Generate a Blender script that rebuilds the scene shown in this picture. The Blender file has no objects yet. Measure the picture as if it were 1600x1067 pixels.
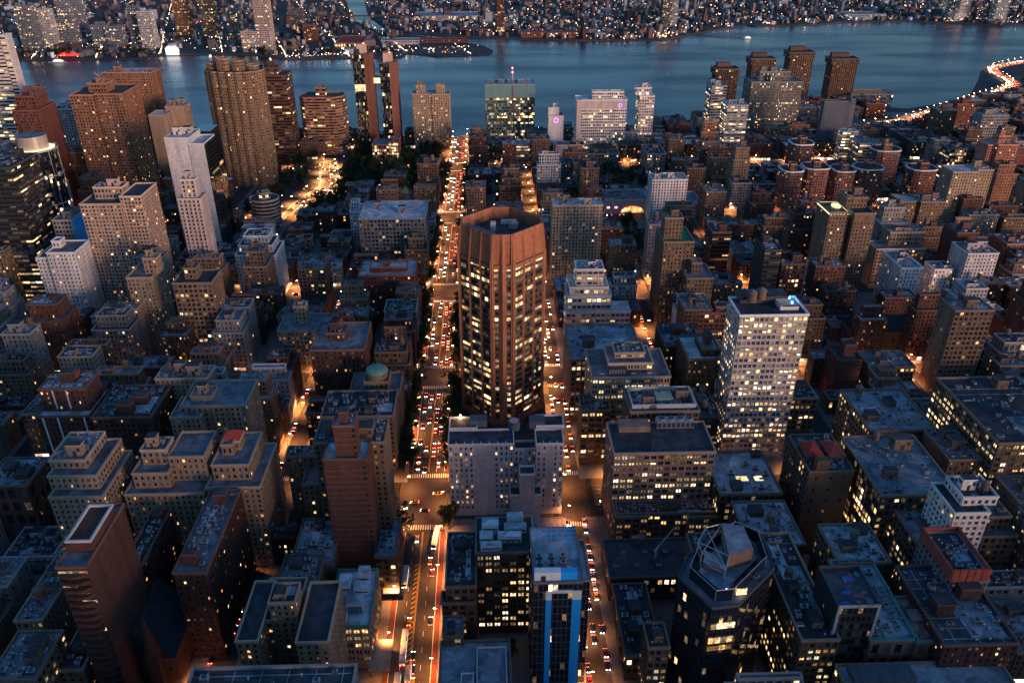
import bpy, math, random
import numpy as np
R=math.radians
sc=bpy.context.scene
col=sc.collection
rng=random.Random(7)
npr=np.random.RandomState(11)
# ------------------------------------------------------------------ camera, sky, sun, exposure
CAM_H=287.0
cam=bpy.data.cameras.new('camera'); cam.sensor_width=36; cam.lens=36*1264/1600; cam.clip_start=1; cam.clip_end=30000
co=bpy.data.objects.new('camera',cam); col.objects.link(co); sc.camera=co
co.location=(0,0,CAM_H); co.rotation_euler=(R(90-28.6),0,R(-1.8))
SUN_EL=3.0; SUN_AZ=138.0      # clockwise from +Y: behind the camera and to its right
w=bpy.data.worlds.new('World'); sc.world=w; w.use_nodes=True
nt=w.node_tree; bg=nt.nodes['Background']
sky=nt.nodes.new('ShaderNodeTexSky'); sky.sky_type='NISHITA'; sky.sun_disc=False
sky.sun_elevation=R(SUN_EL); sky.sun_rotation=R(SUN_AZ); sky.ozone_density=3.7; sky.air_density=1.0; sky.dust_density=0.6
nt.links.new(sky.outputs[0],bg.inputs[0]); bg.inputs[1].default_value=0.145
sl=bpy.data.lights.new('sun','SUN'); sl.energy=1.0; sl.angle=R(14); sl.color=(1.0,0.60,0.45)
so=bpy.data.objects.new('sun',sl); col.objects.link(so)
so.rotation_euler=(R(90-SUN_EL-3),0,R(180-SUN_AZ))    # shines from behind the camera and to its right, almost level
sc.view_settings.view_transform='Standard'; sc.view_settings.look='None'; sc.view_settings.gamma=1; sc.view_settings.exposure=1.5
sc.cycles.use_denoising=True; sc.cycles.max_bounces=4; sc.cycles.diffuse_bounces=2; sc.cycles.glossy_bounces=2; sc.cycles.transmission_bounces=2
sc.cycles.sample_clamp_indirect=2.0; sc.cycles.use_light_tree=True
WL=0.46; LAMP=2.1
# ------------------------------------------------------------------ materials
MATS={}
def node_mat(name):
    m=bpy.data.materials.new(name); m.use_nodes=True; m.cycles.emission_sampling='NONE'
    n=m.node_tree.nodes; return m,n,m.node_tree.links,n['Principled BSDF']
def surf(name,c,rough=.8,var=.25,scale=.15,spec=.3,metal=0,streak=True,isl=0.0,fine=.0,fa=.4):
    if name in MATS: return MATS[name]
    m,n,l,b=node_mat(name)
    tc=n.new('ShaderNodeNewGeometry'); mp=n.new('ShaderNodeMapping')
    l.new(tc.outputs['Position'],mp.inputs[0]); mp.inputs['Scale'].default_value=(1,1,.12 if streak else 1)
    nz=n.new('ShaderNodeTexNoise'); nz.inputs['Scale'].default_value=scale; nz.inputs['Detail'].default_value=6; nz.inputs['Roughness'].default_value=.7
    l.new(mp.outputs[0],nz.inputs[0])
    mr=n.new('ShaderNodeMapRange'); mr.inputs[1].default_value=.3; mr.inputs[2].default_value=.7; mr.inputs[3].default_value=1-var; mr.inputs[4].default_value=1+var
    l.new(nz.outputs[0],mr.inputs[0]); v=mr.outputs[0]
    oi=n.new('ShaderNodeObjectInfo'); r=n.new('ShaderNodeMapRange'); r.inputs[3].default_value=.8; r.inputs[4].default_value=1.2
    l.new(oi.outputs['Random'],r.inputs[0]); mu=n.new('ShaderNodeMath'); mu.operation='MULTIPLY'; l.new(v,mu.inputs[0]); l.new(r.outputs[0],mu.inputs[1]); v=mu.outputs[0]
    if isl:
        r=n.new('ShaderNodeMapRange'); r.inputs[3].default_value=1-isl; r.inputs[4].default_value=1+isl
        l.new(tc.outputs['Random Per Island'],r.inputs[0]); mu=n.new('ShaderNodeMath'); mu.operation='MULTIPLY'; l.new(v,mu.inputs[0]); l.new(r.outputs[0],mu.inputs[1]); v=mu.outputs[0]
    if fine:
        nz=n.new('ShaderNodeTexVoronoi'); nz.inputs['Scale'].default_value=fine; l.new(tc.outputs['Position'],nz.inputs[0])
        r=n.new('ShaderNodeMapRange'); r.inputs[3].default_value=1-fa*1.1; r.inputs[4].default_value=1+fa*.9; l.new(nz.outputs['Color'],r.inputs[0])
        mu=n.new('ShaderNodeMath'); mu.operation='MULTIPLY'; l.new(v,mu.inputs[0]); l.new(r.outputs[0],mu.inputs[1]); v=mu.outputs[0]
    mx=n.new('ShaderNodeVectorMath'); mx.operation='SCALE'; mx.inputs[0].default_value=c; l.new(v,mx.inputs['Scale'])
    l.new(mx.outputs[0],b.inputs['Base Color'])
    b.inputs['Roughness'].default_value=rough; b.inputs['Specular IOR Level'].default_value=spec; b.inputs['Metallic'].default_value=metal
    MATS[name]=m; return m
WALLC=dict(beige=(.31,.225,.155),cream=(.34,.265,.19),tan=(.18,.12,.08),grey=(.22,.21,.20),brown=(.12,.075,.05),redbrown=(.10,.045,.034),
  brick=(.17,.06,.045),rust=(.30,.145,.085),ochre=(.25,.165,.10),salmon=(.40,.17,.115),salmondark=(.24,.115,.09),white=(.62,.57,.54),whitegrey=(.42,.40,.41),
  pinkbeige=(.45,.32,.25),pinkwhite=(.52,.42,.38),pinkstone=(.30,.20,.15),concrete=(.24,.22,.20),dark=(.035,.035,.04),slate=(.10,.11,.13),
  steel=(.25,.30,.34),steelgrey=(.16,.18,.20),teal=(.10,.22,.22),glassdark=(.03,.035,.045),terracotta=(.31,.12,.063),copper=(.24,.10,.07),bluepaint=(.0,.13,.36),trim=(.50,.46,.42))
def wallm(k): return surf('wall_'+k,WALLC[k],.85,.28,.14,fine=.8,fa=.2)
def trimm(k):
    c=WALLC[k]; return surf('trim_'+k,tuple(min(.75,x*1.25+.04) for x in c),.8,.15,.3)
ROOFC=dict(tar=(.055,.06,.07),roofblue=(.17,.18,.20),blue=(.24,.27,.31),pale=(.46,.47,.50),green=(.03,.18,.09),greenroof=(.03,.07,.06),pink=(.28,.17,.16),roofred=(.14,.06,.05),redroof=(.30,.05,.04),slate=(.05,.055,.065),orangeroof=(.55,.24,.10))
def roofm(k): return surf('roof_'+k,ROOFC[k],.9,.45,.22,streak=False,fine=.16 if k in('tar','roofblue','blue','pale') else 0)
def emis(name,ramp,s0,s1,noise=.9,nscale=.9,base=(.05,.05,.05)):
    if name in MATS: return MATS[name]
    m,n,l,b=node_mat(name)
    g=n.new('ShaderNodeNewGeometry'); oi=n.new('ShaderNodeObjectInfo')
    ad=n.new('ShaderNodeMath'); l.new(g.outputs['Random Per Island'],ad.inputs[0]); l.new(oi.outputs['Random'],ad.inputs[1])
    fr=n.new('ShaderNodeMath'); fr.operation='FRACT'; l.new(ad.outputs[0],fr.inputs[0])
    cr=n.new('ShaderNodeValToRGB'); e=cr.color_ramp.elements
    e[0].color=(*ramp[0],1); e[1].color=(*ramp[-1],1)
    for i,c in enumerate(ramp[1:-1]):
        x=e.new((i+1)/(len(ramp)-1)); x.color=(*c,1)
    l.new(fr.outputs[0],cr.inputs[0])
    m2=n.new('ShaderNodeMath'); m2.operation='MULTIPLY'; m2.inputs[1].default_value=7.31; l.new(fr.outputs[0],m2.inputs[0])
    f2=n.new('ShaderNodeMath'); f2.operation='FRACT'; l.new(m2.outputs[0],f2.inputs[0])
    pw=n.new('ShaderNodeMath'); pw.operation='POWER'; pw.inputs[1].default_value=2.0; l.new(f2.outputs[0],pw.inputs[0])
    st=n.new('ShaderNodeMapRange'); st.inputs[3].default_value=s0; st.inputs[4].default_value=s1; l.new(pw.outputs[0],st.inputs[0])
    nz=n.new('ShaderNodeTexNoise'); nz.inputs['Scale'].default_value=nscale; nz.inputs['Detail'].default_value=3; l.new(g.outputs['Position'],nz.inputs[0])
    r=n.new('ShaderNodeMapRange'); r.inputs[1].default_value=.35; r.inputs[2].default_value=.65; r.inputs[3].default_value=1-noise; r.inputs[4].default_value=1+noise*.4; l.new(nz.outputs[0],r.inputs[0])
    mu=n.new('ShaderNodeMath'); mu.operation='MULTIPLY'; l.new(st.outputs[0],mu.inputs[0]); l.new(r.outputs[0],mu.inputs[1])
    b.inputs['Base Color'].default_value=(*base,1); b.inputs['Roughness'].default_value=.2
    l.new(cr.outputs[0],b.inputs['Emission Color']); l.new(mu.outputs[0],b.inputs['Emission Strength'])
    MATS[name]=m; return m
def plain(name,c,rough=.5,spec=.5,metal=0,em=None,es=0):
    if name in MATS: return MATS[name]
    m,n,l,b=node_mat(name); b.inputs['Base Color'].default_value=(*c,1); b.inputs['Roughness'].default_value=rough; b.inputs['Specular IOR Level'].default_value=spec; b.inputs['Metallic'].default_value=metal
    if em: b.inputs['Emission Color'].default_value=(*em,1); b.inputs['Emission Strength'].default_value=es
    MATS[name]=m; return m
GD=plain('glass_dark',(.012,.014,.018),.08,.6); GB=plain('glass_blind',(.10,.10,.10),.25,.4)
LITH=emis('window_lit_home',[(1,.32,.07),(1,.46,.14),(1,.60,.26),(1,.80,.52)],.18*WL,3.0*WL)
LITO=emis('window_lit_office',[(1,.48,.14),(1,.62,.26),(1,.70,.36),(1,.86,.6)],.2*WL,3.4*WL,.8)
LITD=emis('window_dim',[(1,.45,.18),(.9,.6,.3)],.06*WL,.30*WL)
LITC=emis('window_lit_cool',[(.8,.95,1),(1,.95,.8)],.7*WL,1.8*WL,.5)
FRD=plain('window_frame_dark',(.06,.055,.05),.6); FRW=plain('window_frame_pale',(.35,.33,.31),.6)
GTEAL=plain('glass_teal',(.015,.05,.05),.1,.6); GNAVY=plain('glass_navy',(.012,.02,.035),.06,.7)
# ------------------------------------------------------------------ mesh building
class MB:
    def __init__(s): s.V=[];s.Q=[];s.M=[];s.n=0;s.P=[];s.PM=[]
    def quads(s,v,q,m):
        v=np.asarray(v,float).reshape(-1,3);q=np.asarray(q,int).reshape(-1,4)
        s.V.append(v);s.Q.append(q+s.n);s.M.append(np.full(len(q),m) if np.isscalar(m) else np.asarray(m));s.n+=len(v)
    def boxes(s,a,m=0,o=(0,0),d=(1,0),cap=True):
        a=np.asarray(a,float).reshape(-1,6)
        if not len(a): return
        u0,u1,n0,n1,z0,z1=a.T
        U=np.stack([u0,u1,u1,u0,u0,u1,u1,u0],1);N=np.stack([n0,n0,n1,n1,n0,n0,n1,n1],1);Zz=np.stack([z0]*4+[z1]*4,1)
        X=o[0]+U*d[0]+N*d[1];Y=o[1]+U*d[1]-N*d[0]
        v=np.stack([X,Y,Zz],2).reshape(-1,3)
        f=np.array([[0,1,5,4],[1,2,6,5],[2,3,7,6],[3,0,4,7],[4,5,6,7],[3,2,1,0]])[:,::-1]
        q=(f[None]+8*np.arange(len(a))[:,None,None]).reshape(-1,4)
        s.quads(v,q,m if np.isscalar(m) else np.repeat(m,6))
    def box(s,x0,x1,y0,y1,z0,z1,m=0): s.boxes([(x0,x1,-y1,-y0,z0,z1)],m)
    def prism(s,poly,z0,z1,m=0,top=True,poly2=None,mtop=None):
        p=np.asarray(poly,float);k=len(p);p2=p if poly2 is None else np.asarray(poly2,float)
        v=np.concatenate([np.c_[p,np.full(k,z0)],np.c_[p2,np.full(k,z1)]])
        q=[(i,(i+1)%k,k+(i+1)%k,k+i) for i in range(k)]
        b=s.n; s.quads(v,q,m)
        if top: s.P.append([b+k+i for i in range(k)]); s.PM.append(m if mtop is None else mtop)
    def ring(s,po,pi,z0,z1,m=0):
        k=len(po);o=np.asarray(po,float);i=np.asarray(pi,float)
        v=np.concatenate([np.c_[o,np.full(k,z0)],np.c_[o,np.full(k,z1)],np.c_[i,np.full(k,z1)],np.c_[i,np.full(k,z0)]])
        q=[]
        for a in range(k):
            b=(a+1)%k; q+=[(a,b,k+b,k+a),(k+a,k+b,2*k+b,2*k+a),(2*k+a,2*k+b,3*k+b,3*k+a),(3*k+a,3*k+b,b,a)]
        s.quads(v,q,m)
    def tube(s,p0,p1,r0,r1=None,k=6,m=0):
        r1=r0 if r1 is None else r1
        p0=np.array(p0,float);p1=np.array(p1,float);d=p1-p0;d/=np.linalg.norm(d)
        a=np.cross(d,(0,0,1) if abs(d[2])<.9 else (1,0,0));a/=np.linalg.norm(a);b=np.cross(d,a)
        t=np.arange(k)*2*math.pi/k
        c=np.outer(np.cos(t),a)+np.outer(np.sin(t),b)
        v=np.concatenate([p0+c*r0,p1+c*max(r1,1e-3)])
        bb=s.n; s.quads(v,[(i,(i+1)%k,k+(i+1)%k,k+i) for i in range(k)],m)
        s.P.append([bb+k+i for i in range(k)]);s.PM.append(m)
    def mesh(s,name,mats):
        me=bpy.data.meshes.new(name)
        V=np.concatenate(s.V) if s.V else np.zeros((0,3));Q=np.concatenate(s.Q) if s.Q else np.zeros((0,4),int);M=np.concatenate(s.M) if s.M else np.zeros(0,int)
        lp=[Q.ravel()]+[np.array(p) for p in s.P];ln=np.concatenate([np.full(len(Q),4),np.array([len(p) for p in s.P],int)]).astype(int)
        L=np.concatenate(lp).astype(int)
        me.vertices.add(len(V));me.vertices.foreach_set('co',V.ravel())
        me.loops.add(len(L));me.loops.foreach_set('vertex_index',L)
        me.polygons.add(len(ln));me.polygons.foreach_set('loop_start',np.concatenate([[0],np.cumsum(ln)[:-1]]).astype(int));me.polygons.foreach_set('loop_total',ln)
        me.polygons.foreach_set('material_index',np.concatenate([M,np.array(s.PM,int)]).astype(int))
        for m in mats: me.materials.append(m)
        me.update(calc_edges=True); me.shade_flat(); return me
    def obj(s,name,mats,parent=None,kind=None):
        return link(name,s.mesh(name,mats),parent,kind)
def link(name,me,parent=None,kind=None,loc=None):
    o=bpy.data.objects.new(name,me); col.objects.link(o)
    if parent: o.parent=parent
    if kind: o['kind']=kind
    if loc is not None: o.location=loc
    return o
def tag(o,label,cat,group=None):
    o['label']=label; o['category']=cat
    if group: o['group']=group
    return o
def thing(name,label,cat,loc=(0,0,0),rz=0,group=None):
    o=link(name,None,loc=loc); o.rotation_euler=(0,0,rz); return tag(o,label,cat,group)
def copy_thing(r,loc,rz=None,label=None,group=None):
    n=r.copy(); col.objects.link(n); n.location=loc
    if rz is not None: n.rotation_euler=(0,0,rz)
    if label: n['label']=label
    if group: n['group']=group
    for ch in r.children:
        c=ch.copy(); col.objects.link(c); c.parent=n
        for g in ch.children:
            d=g.copy(); col.objects.link(d); d.parent=c
    return n
def inset(poly,d):
    p=np.asarray(poly,float);k=len(p);out=[]
    for i in range(k):
        a=p[i]-p[i-1];b=p[(i+1)%k]-p[i];a/=np.linalg.norm(a);b/=np.linalg.norm(b)
        na=np.array([-a[1],a[0]]);nb=np.array([-b[1],b[0]])
        t=na+nb; t/=max(1e-6,np.dot(t,t))/2.0
        out.append(p[i]+t*d)
    return np.array(out)
def rect(x0,x1,y0,y1): return [(x0,y0),(x1,y0),(x1,y1),(x0,y1)]
def regular(cx,cy,rx,ry,k,ph=0): return [(cx+rx*math.cos(ph+i*2*math.pi/k),cy+ry*math.sin(ph+i*2*math.pi/k)) for i in range(k)]
# ------------------------------------------------------------------ facades: bay, floor, window w, window h, pier depth, spandrel depth
ST=dict(brick=(2.75,2.9,.44,.52,.34,.28),pair=(3.6,3.4,.70,.58,.45,.35),loft=(3.1,3.45,.66,.58,.42,.32),grid=(2.6,3.45,.74,.60,.5,.42),white=(2.9,2.85,.55,.58,.3,.24),
 ribbon=(4.6,3.4,1,.48,0,.35),curtain=(1.9,3.8,.93,.66,.1,.07),glass=(1.8,3.75,.94,.90,.12,.06),vert=(3.5,3.05,.5,.62,.7,.12),bay=(2.75,2.8,.62,.55,.38,.28),
 ribs=(1.7,3.6,.52,.5,.5,.1),lit=(2.9,3.5,.8,.74,.35,.25),arch=(5.0,7,.6,.62,.4,.3),stepoff=(3.6,3.7,.84,.5,.25,.3),flute=(2.6,2.95,.5,.5,.3,.2),hotel=(2.55,3.35,.42,.52,.16,.1),blank=(6.5,6.4,.16,.22,.05,.04))
def lit_types(nf,nc,lit,office):
    t=npr.choice([0,0,0,1],size=(nf,nc))
    if lit<=0: return t
    fl=npr.rand(nf,1); p=np.where(fl<.45,lit*1.7,lit*.45) if office else np.full((nf,1),lit)
    r=npr.rand(nf,nc)
    if office and nc>3:
        r2=npr.rand(nf,(nc+2)//3).repeat(3,1)[:,:nc]; r=.35*r+.65*r2; r=(np.argsort(np.argsort(r.ravel()))/r.size).reshape(nf,nc)
    t[r<p]=2; t[(t==2)&(npr.rand(nf,nc)<.38)]=5
    dim=(t<2)&(npr.rand(nf,nc)<lit*.8+.03); t[dim]=4
    return t
def facade(mb,wins,p0,p1,z0,z1,st,lit,C,mw=0,ms=0,mt=1,base=4.0,mask=None):
    """adds piers and spandrels to mb, appends windows (x,y,z,dx,dy,w,h,type) to wins; C = offset of the building"""
    p0=np.array(p0,float);p1=np.array(p1,float);L=np.linalg.norm(p1-p0)
    if L<1.2 or z1-z0<2.5: return
    d=(p1-p0)/L;n=np.array([d[1],-d[0]])
    mid=(p0+p1)/2+C
    if np.dot(n,-mid)<=0 : return
    if st in('plain','plainred','plainblue','none'): return
    zb=z0+(base if z0<1 else .4)
    if st in('striped',):
        k=int((z1-zb)/3.0); mb.boxes([(0,L,0,.07,zb+i*3.0,zb+i*3.0+.28) for i in range(k)],mt,p0,d)
        if L>6:
            for i in range(k):
                if npr.rand()<.8: wins.append((*(p0+d*(L*.93)+n*.06),zb+i*3+1.7,d[0],d[1],1.1,1.4,2 if npr.rand()<.06 else 0))
        return
    b,f,ww,wh,pd,sd=ST[st]
    nc=max(1,int(round(L/b)));nf=max(1,int((z1-zb-.2)/f)); b=L/nc; f=(z1-zb-.2)/nf
    cw=np.ones(nc)
    if st in('brick','bay','white') and nc>3:
        pat=random.Random(int(L*100)+nf).choice(([1,1,.5],[1,.5,1,1],[1],[1,1,.45,1,.45],[1,.6]))
        cw=np.array([pat[j%len(pat)] for j in range(nc)])
    t=lit_types(nf,nc,lit,st in('pair','loft','ribbon','curtain','glass','grid','lit','stepoff','ribs'))
    w=b*ww;h=f*wh;sill=f*(1-wh)*.55
    if st=='stepoff': wb=b*.9
    # piers
    if pd>0 and ww<1:
        g=b*(1-ww)/2; u=np.arange(nc+1)*b; a=[(max(0,x-g),min(L,x+g),-.02,pd,zb-.2,z1) for x in u]
        mb.boxes(a,ms if st not in('vert','ribs') else mw,p0,d)
    zz=[(zb-.2 if i==0 else zb+i*f-(f-sill-h)) for i in range(nf+1)]
    ze=[(zb+i*f+sill) for i in range(nf)]+[z1]
    mb.boxes([(0.01,L-.01,-.02,sd,a,c) for a,c in zip(zz,ze)],ms,p0,d)
    if base>3 and z0<1: mb.boxes([(0,L,-.02,max(pd,sd)+.15,zb-.55,zb-.2)],mt,p0,d)
    for i in range(nf):
        zc=zb+i*f+sill+h/2
        for j in range(nc):
            if mask is not None and not mask((j+.5)/nc,i,nf): continue
            q=p0+d*((j+.5)*b)+n*.05
            wins.append((q[0],q[1],zc,d[0],d[1],w*cw[j],h,t[i,j]))
WT={}
def win_template(w,h,style,detail,ty=0):
    """quads of one window in (u,n,z): pane first, then frame"""
    v=[(-w/2,0,-h/2),(w/2,0,-h/2),(w/2,0,h/2),(-w/2,0,h/2)]; q=[(0,1,2,3)]; m=[0]
    def add(a,b,c,e,y=.05):
        k=len(v); v.extend([(a,y,c),(b,y,c),(b,y,e),(a,y,e)]); q.append((k,k+1,k+2,k+3)); m.append(1)
    if ty==5:
        bh=h*(.28 if (w*10)%2<1 else .45); v.extend([(-w/2,.02,h/2-bh),(w/2,.02,h/2-bh),(w/2,.02,h/2),(-w/2,.02,h/2)]); q.append((4,5,6,7)); m.append(2)
    if detail:
        t=min(.09,w*.06)
        add(-w/2,-w/2+t,-h/2,h/2);add(w/2-t,w/2,-h/2,h/2);add(-w/2+t,w/2-t,h/2-t,h/2);add(-w/2+t,w/2-t,-h/2,-h/2+t)
        if style in('pair','ribs','hotel2'): add(-.22,.22,-h/2+t,h/2-t,.09)
        elif style in('loft','lit','grid','arch'): add(-t*.6,t*.6,-h/2+t,h/2-t,.06); add(-w/2+t,w/2-t,-.04,.04,.055)
        elif style in('ribbon','stepoff'):
            for x in(-w/4,0,w/4): add(x-.05,x+.05,-h/2+t,h/2-t,.06)
        elif style not in('glass','curtain'): add(-w/2+t,w/2-t,-.05,.05,.055)
    elif style=='pair': add(-.22,.22,-h/2,h/2,.09)
    return np.array(v,float),np.array(q),np.array(m)
PANES={'home':[GD,GB,LITH,LITC,LITD],'office':[GD,GB,LITO,LITC,LITD],'teal':[GTEAL,GB,LITO,LITC,LITD],'navy':[GNAVY,GD,LITO,LITC,LITD]}
WMESH={}
def add_windows(root,C,wins,style,pal,n_single,detail,frame,name='window'):
    if not wins: return
    A=np.array(wins,float)
    if n_single:
        dist=np.hypot(np.hypot(A[:,0]+C[0],A[:,1]+C[1]),(A[:,2]-CAM_H)*1.6); o=np.argsort(dist); one=o[:n_single]; rest=o[n_single:]
        for i in one:
            x,y,z,dx,dy,ww,hh,t=A[i]; k=(round(ww,1),round(hh,1),int(t),style,pal,frame.name)
            if k not in WMESH:
                v,q,m=win_template(k[0],k[1],style,True,int(t)); mb=MB(); v=v*np.array([1,-1,1]); mb.quads(v,q,m); WMESH[k]=mb.mesh('window',[PANES[pal][2 if t==5 else int(t)],frame,LITD])
            ob=link(name,WMESH[k],root,loc=(x,y,z)); ob.rotation_euler=(0,0,math.atan2(dy,dx))
        A=A[rest]
        if not len(A): return
    mb=MB()
    key=np.round(A[:,5]*100)*1000+np.round(A[:,6]*100)+np.where(A[:,7]==5,.5,0)
    for kk in np.unique(key):
        S=A[key==kk]; v,q,m=win_template(S[0,5],S[0,6],style,detail,int(S[0,7]))
        X=S[:,0:1]+v[:,0]*S[:,3:4]+v[:,1]*S[:,4:5];Y=S[:,1:2]+v[:,0]*S[:,4:5]-v[:,1]*S[:,3:4];Zz=S[:,2:3]+v[:,2]
        VV=np.stack([X,Y,Zz],2).reshape(-1,3); QQ=(q[None]+len(v)*np.arange(len(S))[:,None,None]).reshape(-1,4)
        MM=np.where(m[None]==0,np.where(S[:,7:8]==5,2,S[:,7:8]).astype(int),np.where(m[None]==2,4,5)).ravel()
        mb.quads(VV,QQ,MM)
    mb.obj(name,PANES[pal]+[frame],root,'stuff')
# ------------------------------------------------------------------ roof equipment (shared meshes)
EQ={}
def eq(name,fn):
    if name not in EQ: EQ[name]=fn()
    return EQ[name]
STEEL=plain('galvanised_steel',(.42,.44,.46),.45,.5,.6); DARKM=plain('dark_metal',(.05,.05,.055),.5); WOODT=surf('tank_wood',(.16,.10,.065),.9,.3,1.5); SHED=plain('shed_white',(.6,.6,.6),.7)
def tank_mesh():
    mb=MB(); p=regular(0,0,1.9,1.9,14); mb.prism(p,2.6,6.2,0,poly2=inset(p,.12)); mb.prism(regular(0,0,2.05,2.05,14),6.2,7.6,1,poly2=regular(0,0,.08,.08,14))
    return mb.mesh('water_tank',[WOODT,surf('tank_cap',(.15,.13,.12),.8,.2,1)])
def stand_mesh():
    mb=MB()
    for sx in(-1.2,1.2):
        for sy in(-1.2,1.2): mb.box(sx-.14,sx+.14,sy-.14,sy+.14,0,2.45)
    mb.box(-1.5,1.5,-1.35,-1.1,2.45,2.62);mb.box(-1.5,1.5,1.1,1.35,2.45,2.62); mb.box(-1.2,1.2,-1.28,-1.14,1.1,1.25); mb.box(-1.3,-1.1,-1.3,1.3,2.3,2.6); mb.box(1.1,1.3,-1.3,1.3,2.3,2.6)
    return mb.mesh('tank_stand',[DARKM])
def cool_mesh():
    mb=MB(); mb.box(-1.3,1.3,-1,1,.25,1.9); mb.prism(regular(0,0,.85,.85,12),1.9,2.2,1); mb.box(-1.2,1.2,-1.05,-1.0,.5,1.6,1); mb.box(-1.1,-.9,-.9,.9,0,.25,1); mb.box(.9,1.1,-.9,.9,0,.25,1)
    return mb.mesh('cooling_unit',[STEEL,DARKM])
def vent_mesh():
    mb=MB(); mb.tube((0,0,0),(0,0,1.3),.25,.25,8); mb.tube((0,0,1.3),(0,0,1.7),.45,.1,8); return mb.mesh('roof_vent',[STEEL])
def bulk_mesh(k):
    mb=MB(); mb.prism(rect(-.5,.5,-.5,.5),0,.9,0); mb.prism(rect(-.53,.53,-.53,.53),.9,1,1,mtop=3)
    mb.box(-.12,.12,-.515,-.505,.02,.5,2); mb.box(.2,.42,-.515,-.505,.45,.75,2); mb.box(-.515,-.505,-.3,.3,.5,.75,2)
    return mb.mesh('bulkhead',[wallm(k),trimm(k),DARKM,roofm('tar')])
def hatch_mesh():
    mb=MB(); mb.box(-1,1,-.7,.7,0,.5); mb.box(-.9,.9,-.6,.6,.5,.62,1); return mb.mesh('skylight',[SHED,GB])
def duct_mesh():
    mb=MB(); mb.box(-3,3,-.35,.35,.4,1.0); mb.box(2.3,3,-.35,.35,1.0,2.0); mb.box(-2,-1.7,-.3,.3,0,.4,1); mb.box(1.2,1.5,-.3,.3,0,.4,1); return mb.mesh('air_duct',[STEEL,DARKM])
def patch_mesh(k):
    mb=MB(); mb.box(0,1,0,1,-.02,.02,0); return mb.mesh('roof_patch',[roofm(['tar','blue','pale','roofblue'][k%4])])
def pipe_mesh():
    mb=MB(); mb.box(0,1,-.08,.08,0,.16); mb.boxes([(i/8,i/8+.01,-.15,.15,-.25,0) for i in range(9)]); return mb.mesh('pipe_run',[STEEL])
def put(name,me,root,loc,rz=0,s=(1,1,1)):
    o=link(name,me,root,loc=loc); o.rotation_euler=(0,0,rz); o.scale=s; return o
def equip(root,poly,z,h,wall,tank,bulk,near,rs):
    p=np.array(poly);x0,y0=p.min(0);x1,y1=p.max(0);W=x1-x0;D=y1-y0
    if W<5 or D<5: return
    used=[]
    def spot(r):
        for _ in range(14):
            x=rs.uniform(x0+r+.8,x1-r-.8) if W>2*r+2 else (x0+x1)/2; y=rs.uniform(y0+r+.8,y1-r-.8) if D>2*r+2 else (y0+y1)/2
            if all(math.hypot(x-a,y-b)>r+c for a,b,c in used): used.append((x,y,r)); return x,y
        return None
    if bulk:
        n=1 if W*D<350 else 2
        for i in range(n):
            w=min(W*.42,rs.uniform(3.5,6.5)+(h>45)*2); d=min(D*.45,rs.uniform(3.5,7)); q=spot(max(w,d)*.6)
            if q: put('bulkhead',eq('bulk'+wall,lambda:bulk_mesh(wall)),root,(q[0],q[1],z),0,(w,d,rs.uniform(2.8,4)+(h>45)*2.5))
    if tank:
        q=spot(2.2)
        if q:
            s=rs.uniform(.85,1.15); o=put('water_tank',eq('tank',tank_mesh),root,(q[0],q[1],z),rs.uniform(0,1),(s,s,s)); put('tank_stand',eq('stand',stand_mesh),o,(0,0,0))
    if near>.3 and W>8 and D>8:
        for i in range(rs.choice([1,2,3])):
            a,b=rs.uniform(W*.15,W*.5),rs.uniform(D*.15,D*.5); xx=rs.uniform(x0+.6,x1-a-.6); yy=rs.uniform(y0+.6,y1-b-.6)
            put('roof_patch',eq('patch'+str(rs.randrange(4)),lambda:patch_mesh(len(EQ))),root,(xx,yy,z+.03+.03*i),0,(a,b,1))
        for i in range(rs.choice([1,2])):
            yy=rs.uniform(y0+1,y1-1); put('pipe_run',eq('pipe',pipe_mesh),root,(x0+1,yy,z+.25),0,(W-2,1,1))
    if near:
        for i in range(int(min(14,W*D/45*near))):
            q=spot(1.6)
            if q: put('cooling_unit',eq('cool',cool_mesh),root,(q[0],q[1],z),rs.choice([0,math.pi/2]),(rs.uniform(.6,1.2),)*3)
        for i in range(int(min(5,W*D/110*near))):
            q=spot(1.2)
            if q: put('skylight',eq('hatch',hatch_mesh),root,(q[0],q[1],z),rs.choice([0,math.pi/2]),(rs.uniform(.7,1.4),)*3)
        for i in range(int(min(10,W*D/40*near))):
            q=spot(.6)
            if q: put('roof_vent',eq('vent',vent_mesh),root,(q[0],q[1],z))
        if W*D>300:
            q=spot(3.2)
            if q: put('air_duct',eq('duct',duct_mesh),root,(q[0],q[1],z),rs.choice([0,math.pi/2]))
SHOP=emis('shop_lit',[(1,.5,.2),(1,.75,.45),(1,.9,.75),(1,.3,.12)],.8*WL,4.5*WL,.8,.5)
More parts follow.
